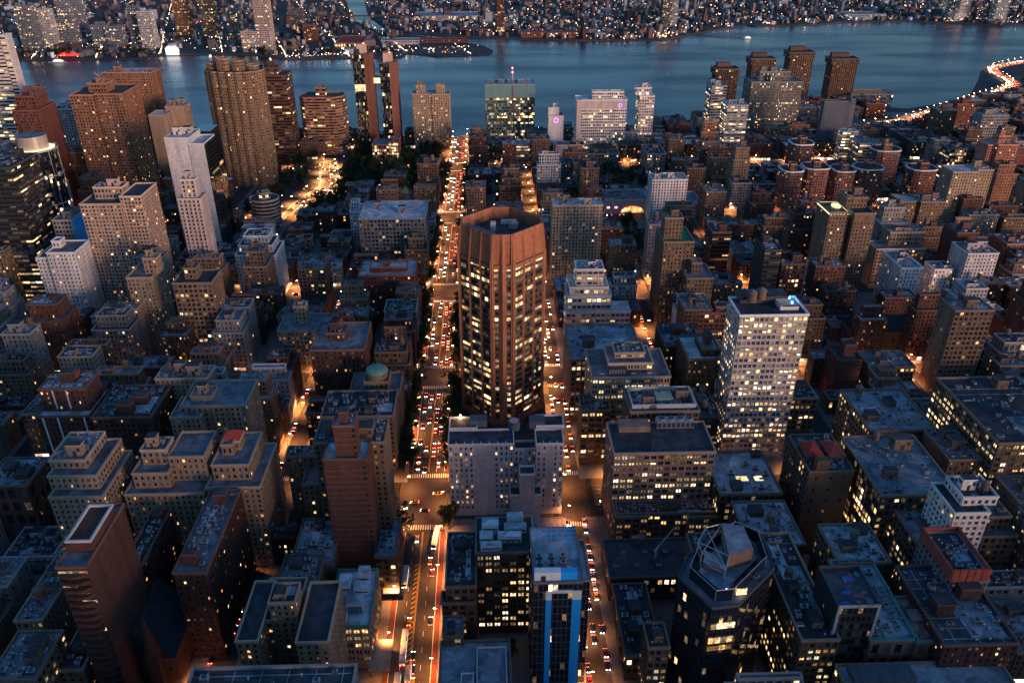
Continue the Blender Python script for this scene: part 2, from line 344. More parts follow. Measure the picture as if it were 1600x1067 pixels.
def building(kind,cat,label,st,wall,roof,lit,vols,ss=None,tank=False,bulk=False,cor=None,near=0,group=None,nwin=0,detail=False,shop=None,mask=None,pal=None,parapet=.9,quick=False,seed=0):
    """vols: list of (polygon, z0, z1); returns root, list of roof tops"""
    rs=random.Random(seed*7+len(label)+int(abs(vols[0][0][0][0])*13))
    P=np.concatenate([np.array(v[0]) for v in vols]); C=np.round((P.min(0)+P.max(0))/2,2)
    root=thing(kind,label,cat,(C[0],C[1],0),0,group)
    mb=MB(); wins=[]; lit*=.62
    ss=ss or st
    pal=pal or('office' if st in('pair','loft','ribbon','curtain','glass','grid','lit','stepoff','ribs') else 'home')
    for poly,z0,z1 in vols:
        p=np.array(poly,float)-C; hp=parapet
        mb.prism(p,z0,z1-hp,0,top=False)
        k=len(p); big=k>4
        for i in range(k):
            a,b=p[i],p[(i+1)%k]; e=b-a; L=np.linalg.norm(e)
            front=e[0]/max(L,1e-6)>.5
            s=st if (front or big) else ss
            facade(mb,wins,a,b,z0,z1-hp,s,lit if (front or big or ss!='brick') else lit*.8,C,mask=mask if front else None)
        dm=max(ST.get(st,(0,0,0,0,.1,.1))[4:])+.06
        pp=MB(); pp.ring(inset(p,-dm),inset(p,.3),z1-hp,z1,0); pp.obj('cornice' if cor else 'parapet',[surf('copper_green',(.10,.24,.20),.7) if cor else trimm(wall)],root)
        rf=MB(); rf.prism(inset(p,.28),z1-hp-.3,z1-hp+.02,0); rf.obj('roof',[roofm(roof)],root)
    mb.obj('wall',[wallm(wall),trimm(wall)],root)
    add_windows(root,C,wins,st,pal,nwin,detail,FRW if wall in('white','whitegrey','cream') else FRD)
    if shop:
        sb=MB()
        for (a,b) in shop:
            a=np.array(a)-C;b=np.array(b)-C;L=np.linalg.norm(b-a);d=(b-a)/L;n=max(1,int(L/4))
            sb.boxes([(L*j/n+.3,L*(j+1)/n-.3,.05,.4,.5,3.1) for j in range(n) if npr.rand()<.75],0,a,d)
            sb.boxes([(0.1,L-.1,.0,.9,3.3,3.7)],1,a,d)
        sb.obj('shopfront',[SHOP,DARKM],root)
    tops=[]
    for poly,z0,z1 in vols: tops.append((np.array(poly)-C,z1-parapet+.02))
    if not quick:
        tp=max(tops,key=lambda t:t[1]); big=max(tops,key=lambda t:np.ptp(t[0][:,0])*np.ptp(t[0][:,1]))
        main=tp if np.ptp(tp[0][:,0])*np.ptp(tp[0][:,1])>60 else big
        if len(vols)==1 or main is tp: equip(root,main[0],main[1],vols[0][2],wall if wall in WALLC else 'tan',tank,bulk,near,rs)
    return root,C,tops
# ------------------------------------------------------------------ the setting
STREETS=[(-36+80*k if k>-8 else -690,15 if k==0 else 9) for k in range(-8,14)]   # x centre, half width; 0 is the wide street
STREETS=[(x,(15 if x in(-690,) else h)) for x,h in STREETS]
AVES=[(212,10),(347,20),(477,12),(613,15),(795,15),(975,15)]
SHORE=[(-1400,1195),(-882,1195),(-625,1186),(-423,1155),(-273,1124),(-124,1126),(-35,1122),(82,1157),(245,1182),(382,1242),(535,1357),(601,1296),(658,1268),(771,1320),(821,1378),(895,1492),(952,1585),(1020,1645),(1092,1680),(1294,1783),(1900,1900)]
def shore_y(x):
    return float(np.interp(x,[p[0] for p in SHORE],[p[1] for p in SHORE]))
def sheet(name,poly,z,m,z0=None):
    mb=MB()
    if z0 is None:
        mb.V.append(np.array([(x,y,z) for x,y in poly],float)); mb.P.append(list(range(len(poly)))); mb.PM.append(0); mb.n=len(poly)
    else: mb.prism(poly,z0,z,0)
    return mb.obj(name,[m],None,'structure')
ASPH=surf('asphalt',(.055,.052,.05),.75,.3,.25,.4,streak=False); PAVE=surf('pavement_concrete',(.20,.19,.18),.85,.25,.5,streak=False); EARTH=surf('earth',(.06,.06,.045),.95,.4,.05,streak=False)
BUS=surf('bus_lane_red',(.16,.045,.035),.8,.3,.3,streak=False); WPAINT=plain('road_paint_white',(.7,.7,.68),.7); YPAINT=plain('road_paint_yellow',(.65,.38,.05),.7)
sheet('ground',[(-9000,-3000),(9000,-3000),(9000,14000),(-9000,14000)],-9,EARTH)
m,n,l,b=node_mat('river_water'); b.inputs['Base Color'].default_value=(.036,.042,.074,1); b.inputs['Specular IOR Level'].default_value=.38; b.inputs['Roughness'].default_value=.16; b.inputs['IOR'].default_value=1.33
g=n.new('ShaderNodeNewGeometry'); mp=n.new('ShaderNodeMapping'); l.new(g.outputs['Position'],mp.inputs[0]); mp.inputs['Scale'].default_value=(.10,.16,.1); mp.inputs['Rotation'].default_value=(0,0,.5)
nz=n.new('ShaderNodeTexNoise'); nz.inputs['Scale'].default_value=1; nz.inputs['Detail'].default_value=9; nz.inputs['Roughness'].default_value=.72; l.new(mp.outputs[0],nz.inputs[0])
bp=n.new('ShaderNodeBump'); bp.inputs['Strength'].default_value=.17; bp.inputs['Distance'].default_value=2.0; l.new(nz.outputs[0],bp.inputs['Height']); l.new(bp.outputs[0],b.inputs['Normal'])
mp2=n.new('ShaderNodeMapping'); l.new(g.outputs['Position'],mp2.inputs[0]); mp2.inputs['Scale'].default_value=(.003,.011,.01); mp2.inputs['Rotation'].default_value=(0,0,.25)
n2=n.new('ShaderNodeTexNoise'); n2.inputs['Scale'].default_value=1; n2.inputs['Detail'].default_value=5; l.new(mp2.outputs[0],n2.inputs[0])
r=n.new('ShaderNodeMapRange'); r.inputs[1].default_value=.35; r.inputs[2].default_value=.65; r.inputs[3].default_value=.12; r.inputs[4].default_value=.32; l.new(n2.outputs[0],r.inputs[0]); l.new(r.outputs[0],b.inputs['Roughness'])
sheet('water',[(-4000,900),(4000,900),(4000,3300),(-4000,5200)],-2.2,m)
sheet('road',[(-1400,120),(1900,120)]+SHORE[::-1],0,ASPH,-8)
LIC=[(-3000,1745),(-988,1752),(-917,1765),(-710,1766),(-708,1806),(-583,1826),(-484,1807),(-410,1757),(-280,1765),(-176,1773),(-167,1821),(-130,1804),(-101,1779),(8,1799),(17,1849),(-6,1920),(-150,2062),(-250,2140),(-302,2235),(-350,2350),(-406,2615),(-455,2882),(-639,3934),(-1500,9000),(-6000,9000)]
GP=[(-900,9000),(-512,3930),(-392,2880),(-330,2460),(-260,2233),(-185,2116),(-89,2070),(93,2013),(212,1990),(415,1983),(498,2073),(575,2148),(685,2234),(701,2215),(884,2246),(961,2295),(1140,2303),(1231,2261),(1346,2195),(1413,2217),(1758,2219),(4500,2300),(6000,9000)]
LAND=surf('far_land',(.06,.058,.055),.9,.5,.01,streak=False)
sheet('far_shore',LIC,0,LAND,-8); sheet('far_shore',GP,0,LAND,-8)
def inpoly(x,y,P):
    c=False;j=len(P)-1
    for i in range(len(P)):
        if (P[i][1]>y)!=(P[j][1]>y) and x<(P[j][0]-P[i][0])*(y-P[i][1])/(P[j][1]-P[i][1])+P[i][0]: c=not c
        j=i
    return c
def px(x,y,z=0):
    """only used to leave out what the photograph cannot show"""
    t=R(28.6);a=R(1.8); fx=x*math.cos(a)-y*math.sin(a); fy=x*math.sin(a)+y*math.cos(a); dz=z-CAM_H
    wv=fy*math.cos(t)-dz*math.sin(t); uv=fy*math.sin(t)+dz*math.cos(t)
    return 800+1264*fx/wv,533.5-1264*uv/wv
def seen(x,y,h=0,mg=60):
    a=px(x,y,0);b=px(x,y,h); return max(a[0],b[0])>-mg and min(a[0],b[0])<1600+mg and b[1]<1067+mg and a[1]>-mg
# pavement blocks
HIGHWAY=[(489,1133),(555,1161),(614,1186),(684,1241),(748,1290),(810,1340),(878,1390),(935,1445),(956,1509),(963,1559),(985,1605),(1028,1638),(1088,1672),(1162,1708),(1400,1800)]
PLAZA=(-245,-165,800,1010)
BL=[]
for i in range(len(STREETS)-1):
    x0=STREETS[i][0]+STREETS[i][1]; x1=STREETS[i+1][0]-STREETS[i+1][1]
    for j in range(len(AVES)+1):
        y0=130 if j==0 else AVES[j-1][0]+AVES[j-1][1]; y1=AVES[j][0]-AVES[j][1] if j<len(AVES) else min(shore_y(x0),shore_y(x1))-38
        if y1-y0<20: continue
        BL.append((x0,x1,y0,y1,i,j))
        if not any(seen(x,y) for x in(x0,(x0+x1)/2,x1) for y in(y0,(y0+y1)/2,y1)): continue
        xs=[(x0,x1)]
        if x0<PLAZA[1] and x1>PLAZA[0] and y1>PLAZA[2]and y0<PLAZA[3]: continue
        sheet('pavement',rect(x0-3.6,x1+3.6,y0-4,y1+4),.14,PAVE,-.2)
sheet('pavement',rect(-267,-245,805,985),.14,PAVE,-.2); sheet('pavement',rect(-165,-125,805,985),.14,PAVE,-.2)
# paint
mb=MB(); yb=MB(); rb=MB()
X0=-36
mk=lambda M,x0,x1,y0,y1,z=.006: M.quads([(x0,y0,z),(x1,y0,z),(x1,y1,z),(x0,y1,z)],[(0,1,2,3)],0)
cr=[(a,h) for a,h in AVES]
for k in range(len(AVES)-1):
    ya=AVES[k][0]+AVES[k][1]+5; yb_=AVES[k+1][0]-AVES[k+1][1]-5
    for x in(-44.9,-27.1): mk(mb,x-.12,x+.12,ya,yb_,.010)
    for x in(-36.25,-35.75): mk(yb,x-.1,x+.1,ya,yb_)
    mk(rb,-47.1,-45.1,ya,yb_);mk(rb,-26.9,-24.9,ya,yb_)
    for x in(-40.4,-31.6):
        y=ya
        while y<yb_-3: mk(mb,x-.08,x+.08,y,y+3); y+=9
y=222
while y<300: yb.quads([(-38.2,y,.006),(-36.6,y+1.6,.006),(-36.6,y+2.2,.006),(-38.2,y+.6,.006)],[(0,1,2,3)],0); y+=3
for a,h in AVES:
    for s in(-1,1):
        yc=a+s*(h+1.5)
        for (sx,sh) in STREETS:
            if not seen(sx,yc) : continue
            x=sx-sh+3.4
            while x<sx+sh-4: mk(mb,x,x+.55,yc-1.8,yc+1.8); x+=1.25
        for sx,sh in STREETS:
            for t in(-1,1):
                if not seen(sx,a): continue
                xc=sx+t*(sh+1.2); y=a-h+4
                while y<a+h-4: mk(mb,xc-1.6,xc+1.6,y,y+.55); y+=1.25
    for q in range(-3,4):
        if abs(q)*3.3<h-4:
            for i in range(len(STREETS)-1):
                xa=STREETS[i][0]+STREETS[i][1]+4;xb=STREETS[i+1][0]-STREETS[i+1][1]-4;x=xa
                if not seen(xa,a,0,200): continue
                while x<xb-3: mk(mb,x,x+3,a+q*3.3-.07,a+q*3.3+.07); x+=9
for sx,sh in STREETS:
    if sh<12:
        pass
mb.obj('road_marking',[WPAINT],None,'structure'); yb.obj('road_marking_yellow',[YPAINT],None,'structure'); rb.obj('bus_lane',[BUS],None,'structure')
# shore highway
mb=MB()
H=np.array(HIGHWAY,float)
T=np.gradient(H,axis=0);T/=np.linalg.norm(T,axis=1)[:,None];NN=np.c_[-T[:,1],T[:,0]]
for i in range(len(H)-1):
    a,b=H[i],H[i+1]; v=[(*(a-NN[i]*11),.3),(*(a+NN[i]*11),.3),(*(b+NN[i+1]*11),.3),(*(b-NN[i+1]*11),.3)]; mb.quads(v,[(0,3,2,1)],0)
    for s in(-11,11,0): 
        p=[(*(a+NN[i]*(s-.2)),.3),(*(a+NN[i]*(s+.2)),.3),(*(b+NN[i+1]*(s+.2)),.3),(*(b+NN[i+1]*(s-.2)),.3)]; p2=[(x,y,1.1) for x,y,z in p]
        mb.quads(p+p2,[(0,1,5,4),(1,2,6,5),(2,3,7,6),(3,0,4,7),(4,5,6,7)],1)
mb.obj('highway',[ASPH,PAVE],None,'structure')
# the curved tunnel ramp
RAMP=[(-196,1005),(-190,960),(-182,925),(-180,900),(-190,872),(-200,838),(-205,808)]
mb=MB(); H2=np.array(RAMP,float); T=np.gradient(H2,axis=0);T/=np.linalg.norm(T,axis=1)[:,None];N2=np.c_[-T[:,1],T[:,0]]
wd=[8,11,13,13,12,11,9]
for i in range(len(H2)-1):
    a,b=H2[i],H2[i+1]; mb.quads([(*(a-N2[i]*wd[i]),.15),(*(a+N2[i]*wd[i]),.15),(*(b+N2[i+1]*wd[i+1]),.15),(*(b-N2[i+1]*wd[i+1]),.15)],[(0,3,2,1)],0)
    for s in(-1,0,1): mb.quads([(*(a+N2[i]*(s*wd[i]*.9-.25)),.156),(*(a+N2[i]*(s*wd[i]*.9+.25)),.156),(*(b+N2[i+1]*(s*wd[i+1]*.9+.25)),.156),(*(b+N2[i+1]*(s*wd[i+1]*.9-.25)),.156)],[(0,3,2,1)],1)
mb.obj('ramp_road',[ASPH,WPAINT],None,'structure')
# ------------------------------------------------------------------ traced buildings
ORD14=['first','second','third','fourth','fifth','sixth','seventh','eighth','ninth','tenth','eleventh','twelfth','thirteenth','fourteenth']
USED=[]      # footprints taken
def dishm():
    mb=MB(); k=12
    for a,b,z,y in((0.05,.6,0,.12),(.6,1.0,.12,.34)): mb.prism(regular(0,0,a,a,k),z,y,0,top=False,poly2=regular(0,0,b,b,k))
    mb.tube((0,0,-1.2),(0,0,0),.12,.12,6); mb.tube((0,0,0),(0,0,.9),.04,.04,5); return mb.mesh('satellite_dish',[SHED])
def add(root,name,mb,mats,kind=None): return mb.obj(name,mats,root,kind)
BLUEP=surf('blue_cladding',(.02,.37,.84),.5,.1,.5); WHITEP=surf('white_cladding',(.72,.72,.72),.6,.12,.4); REDP=surf('red_tile',(.40,.06,.04),.8,.3,1.2); NET=surf('red_netting',(.42,.10,.07),.9,.35,.6)
YEL=emis('crown_light',[(1,.75,.25),(1,.9,.5)],1.0*WL,1.8*WL,.5); PINKE=emis('pink_sign',[(.9,.45,.9),(1,.4,.7)],.7,1.2,.4); REDL=plain('red_beacon',(.3,0,0),em=(1,.05,.04),es=14); PURP=plain('purple_ring',(.2,.05,.4),em=(.32,.12,.85),es=1.4); LMP=plain('lamp_glow',(.4,.3,.2),em=(1,.62,.28),es=30)
BLUEL=plain('blue_terrace_light',(.1,.1,.3),em=(.25,.25,1),es=3)
def C2(v,C): return v[0]-C[0],v[1]-C[0],v[2]-C[1],v[3]-C[1],v[4]
def extras(ex,root,C,V,tops,spec):
    if not ex: return
    x0,x1,y0,y1,h=C2(V[0],C) if V else (0,0,0,0,0)
    zr=h-.88; L=[C2(v,C) for v in V]
    if ex=='dish':
        for i in range(2 if spec['k']!='loft' else 1):
            put('satellite_dish',eq('dish',dishm),root,(x0+(x1-x0)*(.82-.2*i),y0+(y1-y0)*.62,zr+1.4),0,(1.6-.7*i,)*3).rotation_euler=(.7,.2,1)
        mb=MB(); mb.boxes([(x0+1,x1-1,-y-.15,-y+.15,zr,zr+.12) for y in np.arange(y0+3,y1-2,5)]); mb.boxes([(x-.15,x+.15,-y1+1,-y0-1,zr,zr+.1) for x in np.arange(x0+5,x1-2,9)]); add(root,'roof_seam',mb,[roofm('blue')])
    elif ex=='sheds':
        W=x1-x0;D=y1-y0
        for a,b,c,d,hh in((.08,.45,.06,.2,3.2),(.06,.3,.3,.52,2.6),(.38,.8,.28,.44,3.6),(.1,.4,.6,.82,4),(.5,.9,.55,.72,3),(.55,.85,.78,.95,4.5)):
            m2=MB(); m2.prism(rect(x0+W*a,x0+W*b,y0+D*c,y0+D*d),zr,zr+hh,0,mtop=1); m2.box(x0+W*a+.5,x0+W*b-.5,y0+D*c-.06,y0+D*c,zr+1.2,zr+1.9,2); add(root,'bulkhead',m2,[surf('shed_paint',(.62,.62,.63),.7,.2,.8),roofm('pale'),DARKM])
        for i in range(7): put('cooling_unit',eq('cool',cool_mesh),root,(x0+W*(.15+.1*i),y0+D*.24,zr),0,(.5,.6,.6))
        for i in range(5): put('roof_vent',eq('vent',vent_mesh),root,(x0+W*(.2+.14*i),y0+D*.5,zr))
    elif ex=='pads':
        for a,b,c,d in((.52,.95,.25,.9),(.3,.48,.35,.6)):
            m2=MB(); p=rect(x0+(x1-x0)*a,x0+(x1-x0)*b,y0+(y1-y0)*c,y0+(y1-y0)*d); m2.prism(p,zr,zr+1.2,0); m2.ring(p,inset(p,.35),zr+1.2,zr+1.7,1); add(root,'bulkhead',m2,[roofm('blue'),trimm('white')])
    elif ex=='blueclad':
        W=x1-x0; f=MB()
        for a,b in((.25,.37),(.79,.98)): f.boxes([(x0+W*a,x0+W*b,-y0,-y0+.5,2,h-9)],0); f.boxes([(x0+W*a,x0+W*b,-y0,-y0+.5,h-9,h-4.6)],1)
        f.boxes([(x0+W*.37,x0+W*.79,-y0,-y0+.5,h-5.6,h-4.2)],1); add(root,'cladding_strip',f,[BLUEP,WHITEP])
        f=MB(); f.box(x0+.3,x0+W*.55,y0+.8,y0+3.5,zr,zr+4.6,1); f.box(x0+W*.55,x1-W*.12,y0+.8,y0+3.2,zr,zr+4.6,0); f.box(x0+W*.15,x0+W*.25,y0+.7,y0+.8,zr+.2,zr+3,2); add(root,'penthouse',f,[WHITEP,BLUEP,DARKM] if 0 else [BLUEP,WHITEP,DARKM])
        f=MB()
        for xx in np.arange(x0+1,x1-1,2.4):
            f.tube((xx,y1-8,zr),(xx,y1-8,zr+7),.12); 
        f.boxes([(x0+1,x1-1,-y1+7.9,-y1+8.1,zr+z,zr+z+.2) for z in(2.3,4.6,6.8)]); f.boxes([(x-.1,x+.1,-y1+1,-y1+8,zr+6.8,zr+7) for x in np.arange(x0+1,x1-1,2.4)]); add(root,'roof_frame',f,[BLUEP])
        for i in range(9): put('cooling_unit',eq('cool',cool_mesh),root,(x0+W*.15+(i%3)*W*.25,y0+6+(i//3)*3.6,zr),0,(.9,)*3)
    elif ex=='blackside':
        a=L[2]; q=rect(*a[:4]); f=MB(); f.prism(inset(q,-.35),0,a[4]+.4,0); f.boxes([(a[0]-.4,a[1]+.4,-a[2]+.34,-a[2]+.42,z,z+.25) for z in np.arange(4,a[4],3.6)],1); f.box(a[1]+.33,a[1]+.42,a[2]+6,a[3]-3,a[4]-34,a[4]-31,2); b=L[1]; f.box(b[1]-.02,b[1]+.5,b[2]+.6,b[3],0,b[4]-1.2,0); f.boxes([(b[1]+.45,b[1]+.56,-b[3],-b[2]-.6,z,z+.25) for z in np.arange(4,b[4]-2,3.6)],1); f.box(b[1]+.48,b[1]+.6,b[2]+8,b[3]-4,b[4]-30,b[4]-28,2); add(root,'glass_flank',f,[GD,DARKM,LITO])
    elif ex=='jib':
        f=MB(); f.tube((0,0,zr),(0,0,zr+6),.5); f.tube((-1,0,zr+4),(9,6,zr+13),.35,.2); f.tube((0,0,zr+6),(9,6,zr+13),.06); add(root,'jib_crane',f,[SHED])
        put('water_tank',eq('tank',tank_mesh),root,(-6,8,zr)); 
        for i in range(6): put('skylight',eq('hatch',hatch_mesh),root,(x0+4+i*5,y0+8+(i%2)*9,zr),0,(1.2,)*3)
    elif ex=='painted':
        f=MB(); cs=[]; r2=random.Random(5)
        for i in range(13):
            a=r2.uniform(x0+.8,x1-3);b=r2.uniform(y0+.8,y1-3); z=zr+.02+i*.004; f.prism(regular(a+1,b+1,r2.uniform(.7,2.4),r2.uniform(.5,1.6),9,r2.random()),z-.003,z,i%5)
        add(root,'roof_mural',f,[plain('mural_blue',(.02,.10,.42)),plain('mural_cyan',(.03,.18,.24)),plain('mural_rose',(.20,.06,.09)),plain('mural_cream',(.20,.16,.13)),plain('mural_dark',(.05,.04,.06))])
        f=MB(); f.boxes([(x0-.1,x0+.9,-y0,-y0+.6,2,h)],0); f.boxes([(x1-.9,x1+.1,-y0,-y0+.6,2,h)],0); f.boxes([(x0+.9,x1-.9,-y0,-y0+.6,h-1.2,h)],0); add(root,'front_frame',f,[wallm('whitegrey')])
    elif ex=='pink':
        a=L[1]; f=MB(); f.prism(rect(a[0]+.4,a[1]-.4,a[2]+.4,a[3]-.4),a[4]-.8,a[4]+1.6,0,poly2=rect(a[0]+7,a[1]-7,a[2]+14,a[3]-14)); add(root,'hipped_roof',f,[roofm('pink')])
        for i in range(3): put('skylight',eq('hatch',hatch_mesh),root,(x0+5+i*4,y0+10+8*(i%2),zr),1.57,(4,.8,1))
    elif ex=='flood':
        f=MB(); f.box(-2,2,3,3.4,zr,zr+3,0); f.box(-1.6,1.6,2.9,3,zr+2.2,zr+2.8,1); o=add(root,'floodlight',f,[DARKM,plain('flood_glow',(.5,.5,.4),em=(1,1,.7),es=25)])
        ld=bpy.data.lights.new('flood','SPOT'); ld.energy=900; ld.color=(.9,1,.62); ld.spot_size=R(120); ld.shadow_soft_size=.6; lo=link('flood_lamp',ld,o,loc=(0,2.5,zr+4)); lo.rotation_euler=(R(-35),0,0)
        f=MB(); f.box(x0+3,-5,y1-9,y1-2,zr,zr+3,0); add(root,'bulkhead',f,[wallm('slate')])
    elif ex=='net':
        a=L[1]; f=MB(); p=rect(a[0],a[1],a[2],a[3]); f.ring(inset(p,-.5),inset(p,.2),a[4]-4,a[4]+2,0)
        for xx in np.arange(a[0],a[1]+.1,3): f.tube((xx,a[2]-.6,a[4]-4),(xx,a[2]-.6,a[4]+3),.1)
        add(root,'safety_netting',f,[NET])
    elif ex=='redhip':
        for s in(.06,.56):
            xa=x0+(x1-x0)*s;xb=xa+(x1-x0)*.36;ya=y0+8;yb=y0+20; f=MB(); f.prism(rect(xa,xb,ya,yb),zr,zr+3.5,1); f.prism(inset(rect(xa,xb,ya,yb),-.5),zr+3.5,zr+6.5,0,poly2=rect(xa+3.4,xb-3.4,ya+5,yb-5)); add(root,'roof_pavilion',f,[REDP,wallm('tan')])
        f=MB(); f.box(x0+3,x0+9,y0+.6,y0+4.5,zr,zr+6,0); add(root,'bulkhead',f,[wallm('brown')])
    elif ex in('tanks','tank'):
        if ex=='tanks':
            for q in(-9,-3): 
                o=put('water_tank',eq('tank',tank_mesh),root,(q,6+q*.5,zr-1),0,(1.4,)*3)
            f=MB(); f.prism(rect(x0+4,x1-6,4,14),zr,zr+4,0,mtop=1); add(root,'bulkhead',f,[DARKM,roofm('tar')])
            f=MB(); f.ring(rect(5,15,y0+6,y0+15),inset(rect(5,15,y0+6,y0+15),.4),zr,zr+2.5,0); f.boxes([(6,15,-y0-6-i*2.2,-y0-6.3-i*2.2,zr+2.2,zr+2.5) for i in range(4)]); add(root,'cooling_frame',f,[SHED])
            f=MB(); f.box(14,14.6,y0+14,y0+22,zr,zr+1,0); add(root,'roof_light',f,[plain('blue_tube',(.1,.3,.6),em=(.1,.5,1),es=6)])
    elif ex=='skylight':
        for a,b in((.35,.55),(.65,.8)):
            f=MB(); f.box(x0+(x1-x0)*a,x0+(x1-x0)*b,y0+9,y0+13,zr,zr+1.0,1); f.box(x0+(x1-x0)*a+.2,x0+(x1-x0)*b-.2,y0+9.2,y0+12.8,zr+1.0,zr+1.1,0); add(root,'skylight',f,[YEL,SHED])
    elif ex=='hotel':
        f=MB()
        for i in range(9): xx=x0+(x1-x0)*i/8; f.tube((xx,y0+.1,h),(xx,y0+.1,h+1.7),.35,.05,5)
        a=L[1]
        for i in range(5): xx=a[0]+(a[1]-a[0])*i/4; f.tube((xx,a[2]+.1,a[4]),(xx,a[2]+.1,a[4]+1.7),.35,.05,5)
        add(root,'finial',f,[trimm('whitegrey')])
        for (xa,xb,ya,yb) in((-19,-10,4,10),(12,20,2,9)):
            f=MB(); f.box(xa,xb,ya,yb,zr,zr+4,0); add(root,'bulkhead',f,[wallm('slate')])
        ld=bpy.data.lights.new('roof_lamp','POINT'); ld.energy=200*LAMP; ld.color=(1,.5,.15); ld.shadow_soft_size=.4
        f=MB(); f.tube((-24,11,zr),(-24,11,zr+3),.1); f.tube((-24,11,zr+3),(-24,11,zr+3.4),.4,.3); o=add(root,'roof_lamp',f,[LMP]); link('lamp_light',ld,o,loc=(-24,10,zr+3.6))
        f=MB(); f.prism(regular(4,3,3.2,3.2,16),zr,zr+4.5,0); f.prism(regular(4,3,2.4,2.4,16),zr+4.5,zr+5,1); add(root,'cooling_tower',f,[wallm('slate'),STEEL])
    elif ex=='cool':
        f=MB(); f.box(-12,-2,y0+3,y0+7,zr,zr+4,0); f.boxes([(-12+i*1.6,-11.2+i*1.6,-y0-3,-y0-2.9,zr+.6,zr+3.4) for i in range(6)],1); add(root,'cooling_unit',f,[DARKM,STEEL])
        for i in range(4): put('skylight',eq('hatch',hatch_mesh),root,(-16+i*9,y0+5,zr),0,(1.2,)*3)
    elif ex=='court':
        f=MB(); p=rect(x0+1,x1-1,y0+3,y1-1); f.ring(p,inset(p,.7),zr,zr+2.6,0); add(root,'roof_wall',f,[trimm('whitegrey')])
        f=MB(); f.box(-3,6,y0+9,y0+17,zr,zr+2.2,0); f.box(-9,-3,y0+8,y0+15,zr,zr+1.5,1); add(root,'roof_court',f,[plain('court_green',(.3,.42,.26),.8),plain('court_blue',(.03,.16,.30),.8)])
    elif ex=='fans':
        f=MB(); f.box(0,19,8,13.0,zr,zr+4.2,0); f.boxes([(0.4+i*2.4,2.2+i*2.4,-8,-7.9,zr+.6,zr+3.4) for i in range(8)],1)
        for i in range(4): f.prism(regular(2.6+i*4.7,10.5,1.9,1.9,14),zr+4.2,zr+5.0,0); f.prism(regular(2.6+i*4.7,10.5,1.6,1.6,14),zr+5.0,zr+5.06,1)
        add(root,'cooling_tower',f,[STEEL,DARKM])
        f=MB(); f.box(x0+5,-4,5,12,zr,zr+3.5,0); add(root,'bulkhead',f,[wallm('pinkstone')])
    elif ex=='bulk': pass
    elif ex=='crown':
        a=L[0]; f=MB(); p=rect(a[0],a[1],a[2],a[3]); f.ring(inset(p,-.2),inset(p,.5),a[4]-2.4,a[4]-.9,0); f.prism(regular((a[0]+a[1])/2,a[2]+9,3.4,5,14),a[4]+1,a[4]+2.4,0); add(root,'crown_light',f,[YEL])
        f=MB(); a=L[1]; f.box(a[0],a[1],a[2]-.35,a[2],a[4]-7,a[4]+.4,0); add(root,'crown_wall',f,[wallm('tan')])
    elif ex=='gable':
        f=MB(); v=[(x0,y0,h),(x1,y0,h),(x1,y1,h),(x0,y1,h),(x0,(y0+y1)/2,h+9),(x1,(y0+y1)/2,h+9)]; f.V.append(np.array(v));f.n=6; f.P+=[[0,1,5,4],[2,3,4,5],[1,2,5],[3,0,4]]; f.PM+=[0]*4; f.Q.append(np.zeros((0,4),int));f.M.append(np.zeros(0,int)); add(root,'gabled_roof',f,[roofm('greenroof')])
        f=MB(); f.prism(regular(x0+3,y0-1,3,3,4,.78),0,h+12,0); f.prism(regular(x0+3,y0-1,3.2,3.2,4,.78),h+12,h+20,1,poly2=regular(x0+3,y0-1,.1,.1,4,.78)); add(root,'tower',f,[wallm('brown'),roofm('greenroof')])
    elif ex=='wstrip':
        for a,ks in((L[0],(.3,.6)),(L[1],(.12,.4,.9))):
            zb=0 if a is L[1] else L[1][4]
            for k in ks:
                f=MB(); xx=a[0]+(a[1]-a[0])*k; f.box(xx-.4,xx+.4,a[2]-.5,a[2]-.05,zb+.5,a[4]-1,0); add(root,'pale_strip',f,[WHITEP])
        f=MB(); f.box(-2,4,2,8,L[0][4]-.9,L[0][4]+4,0); add(root,'bulkhead',f,[wallm('brick')])
    elif ex=='redcap':
        a=L[-1]; f=MB(); f.prism(inset(rect(*a[:4]),-.4),a[4],a[4]+3.2,0,poly2=rect(a[0]+3,a[1]-3,a[2]+3.4,a[3]-3.4)); add(root,'hipped_roof',f,[REDP])
    elif ex=='redslab':
        f=MB(); f.box(x0+.8,x1-.6,y0+8,y1-6,zr,zr+4.5,0); f.ring(rect(x0+.6,x1-.4,y0+7.8,y1-5.8),rect(x0+1.4,x1-1.2,y0+8.6,y1-6.6),zr+4.5,zr+5.4,1); add(root,'bulkhead',f,[wallm('redbrown'),trimm('whitegrey')])
        f=MB()
        for z in np.arange(4,h-4,3.4): f.prism([(x0-.3,y0),(x0+2,y0-1.6),((x0+x1)/2,y0-2.3),(x1-2,y0-1.6),(x1-.3,y0)],z,z+1.2,0)
        add(root,'balcony',f,[wallm('redbrown')])
    elif ex=='spire':
        f=MB(); xm=(x0+x1)/2; v=[(x0,y0,h),(x1,y0,h),(x1,y1,h),(x0,y1,h),(xm,y0,h+15),(xm,y1,h+15)]; f.V.append(np.array(v));f.n=6; f.P+=[[1,2,5,4],[3,0,4,5],[0,1,4],[2,3,5]]; f.PM+=[0]*4; f.Q.append(np.zeros((0,4),int));f.M.append(np.zeros(0,int)); add(root,'gabled_roof',f,[roofm('slate')])
        f=MB(); f.prism(rect(xm+5,xm+10,y0-4,y0+1),0,h+6,0); f.prism(regular(xm+7.5,y0-1.5,3.2,3.2,8),h+6,h+26,1,poly2=regular(xm+7.5,y0-1.5,.1,.1,8)); add(root,'spire',f,[wallm('brown'),wallm('brick')])
    elif ex=='mast':
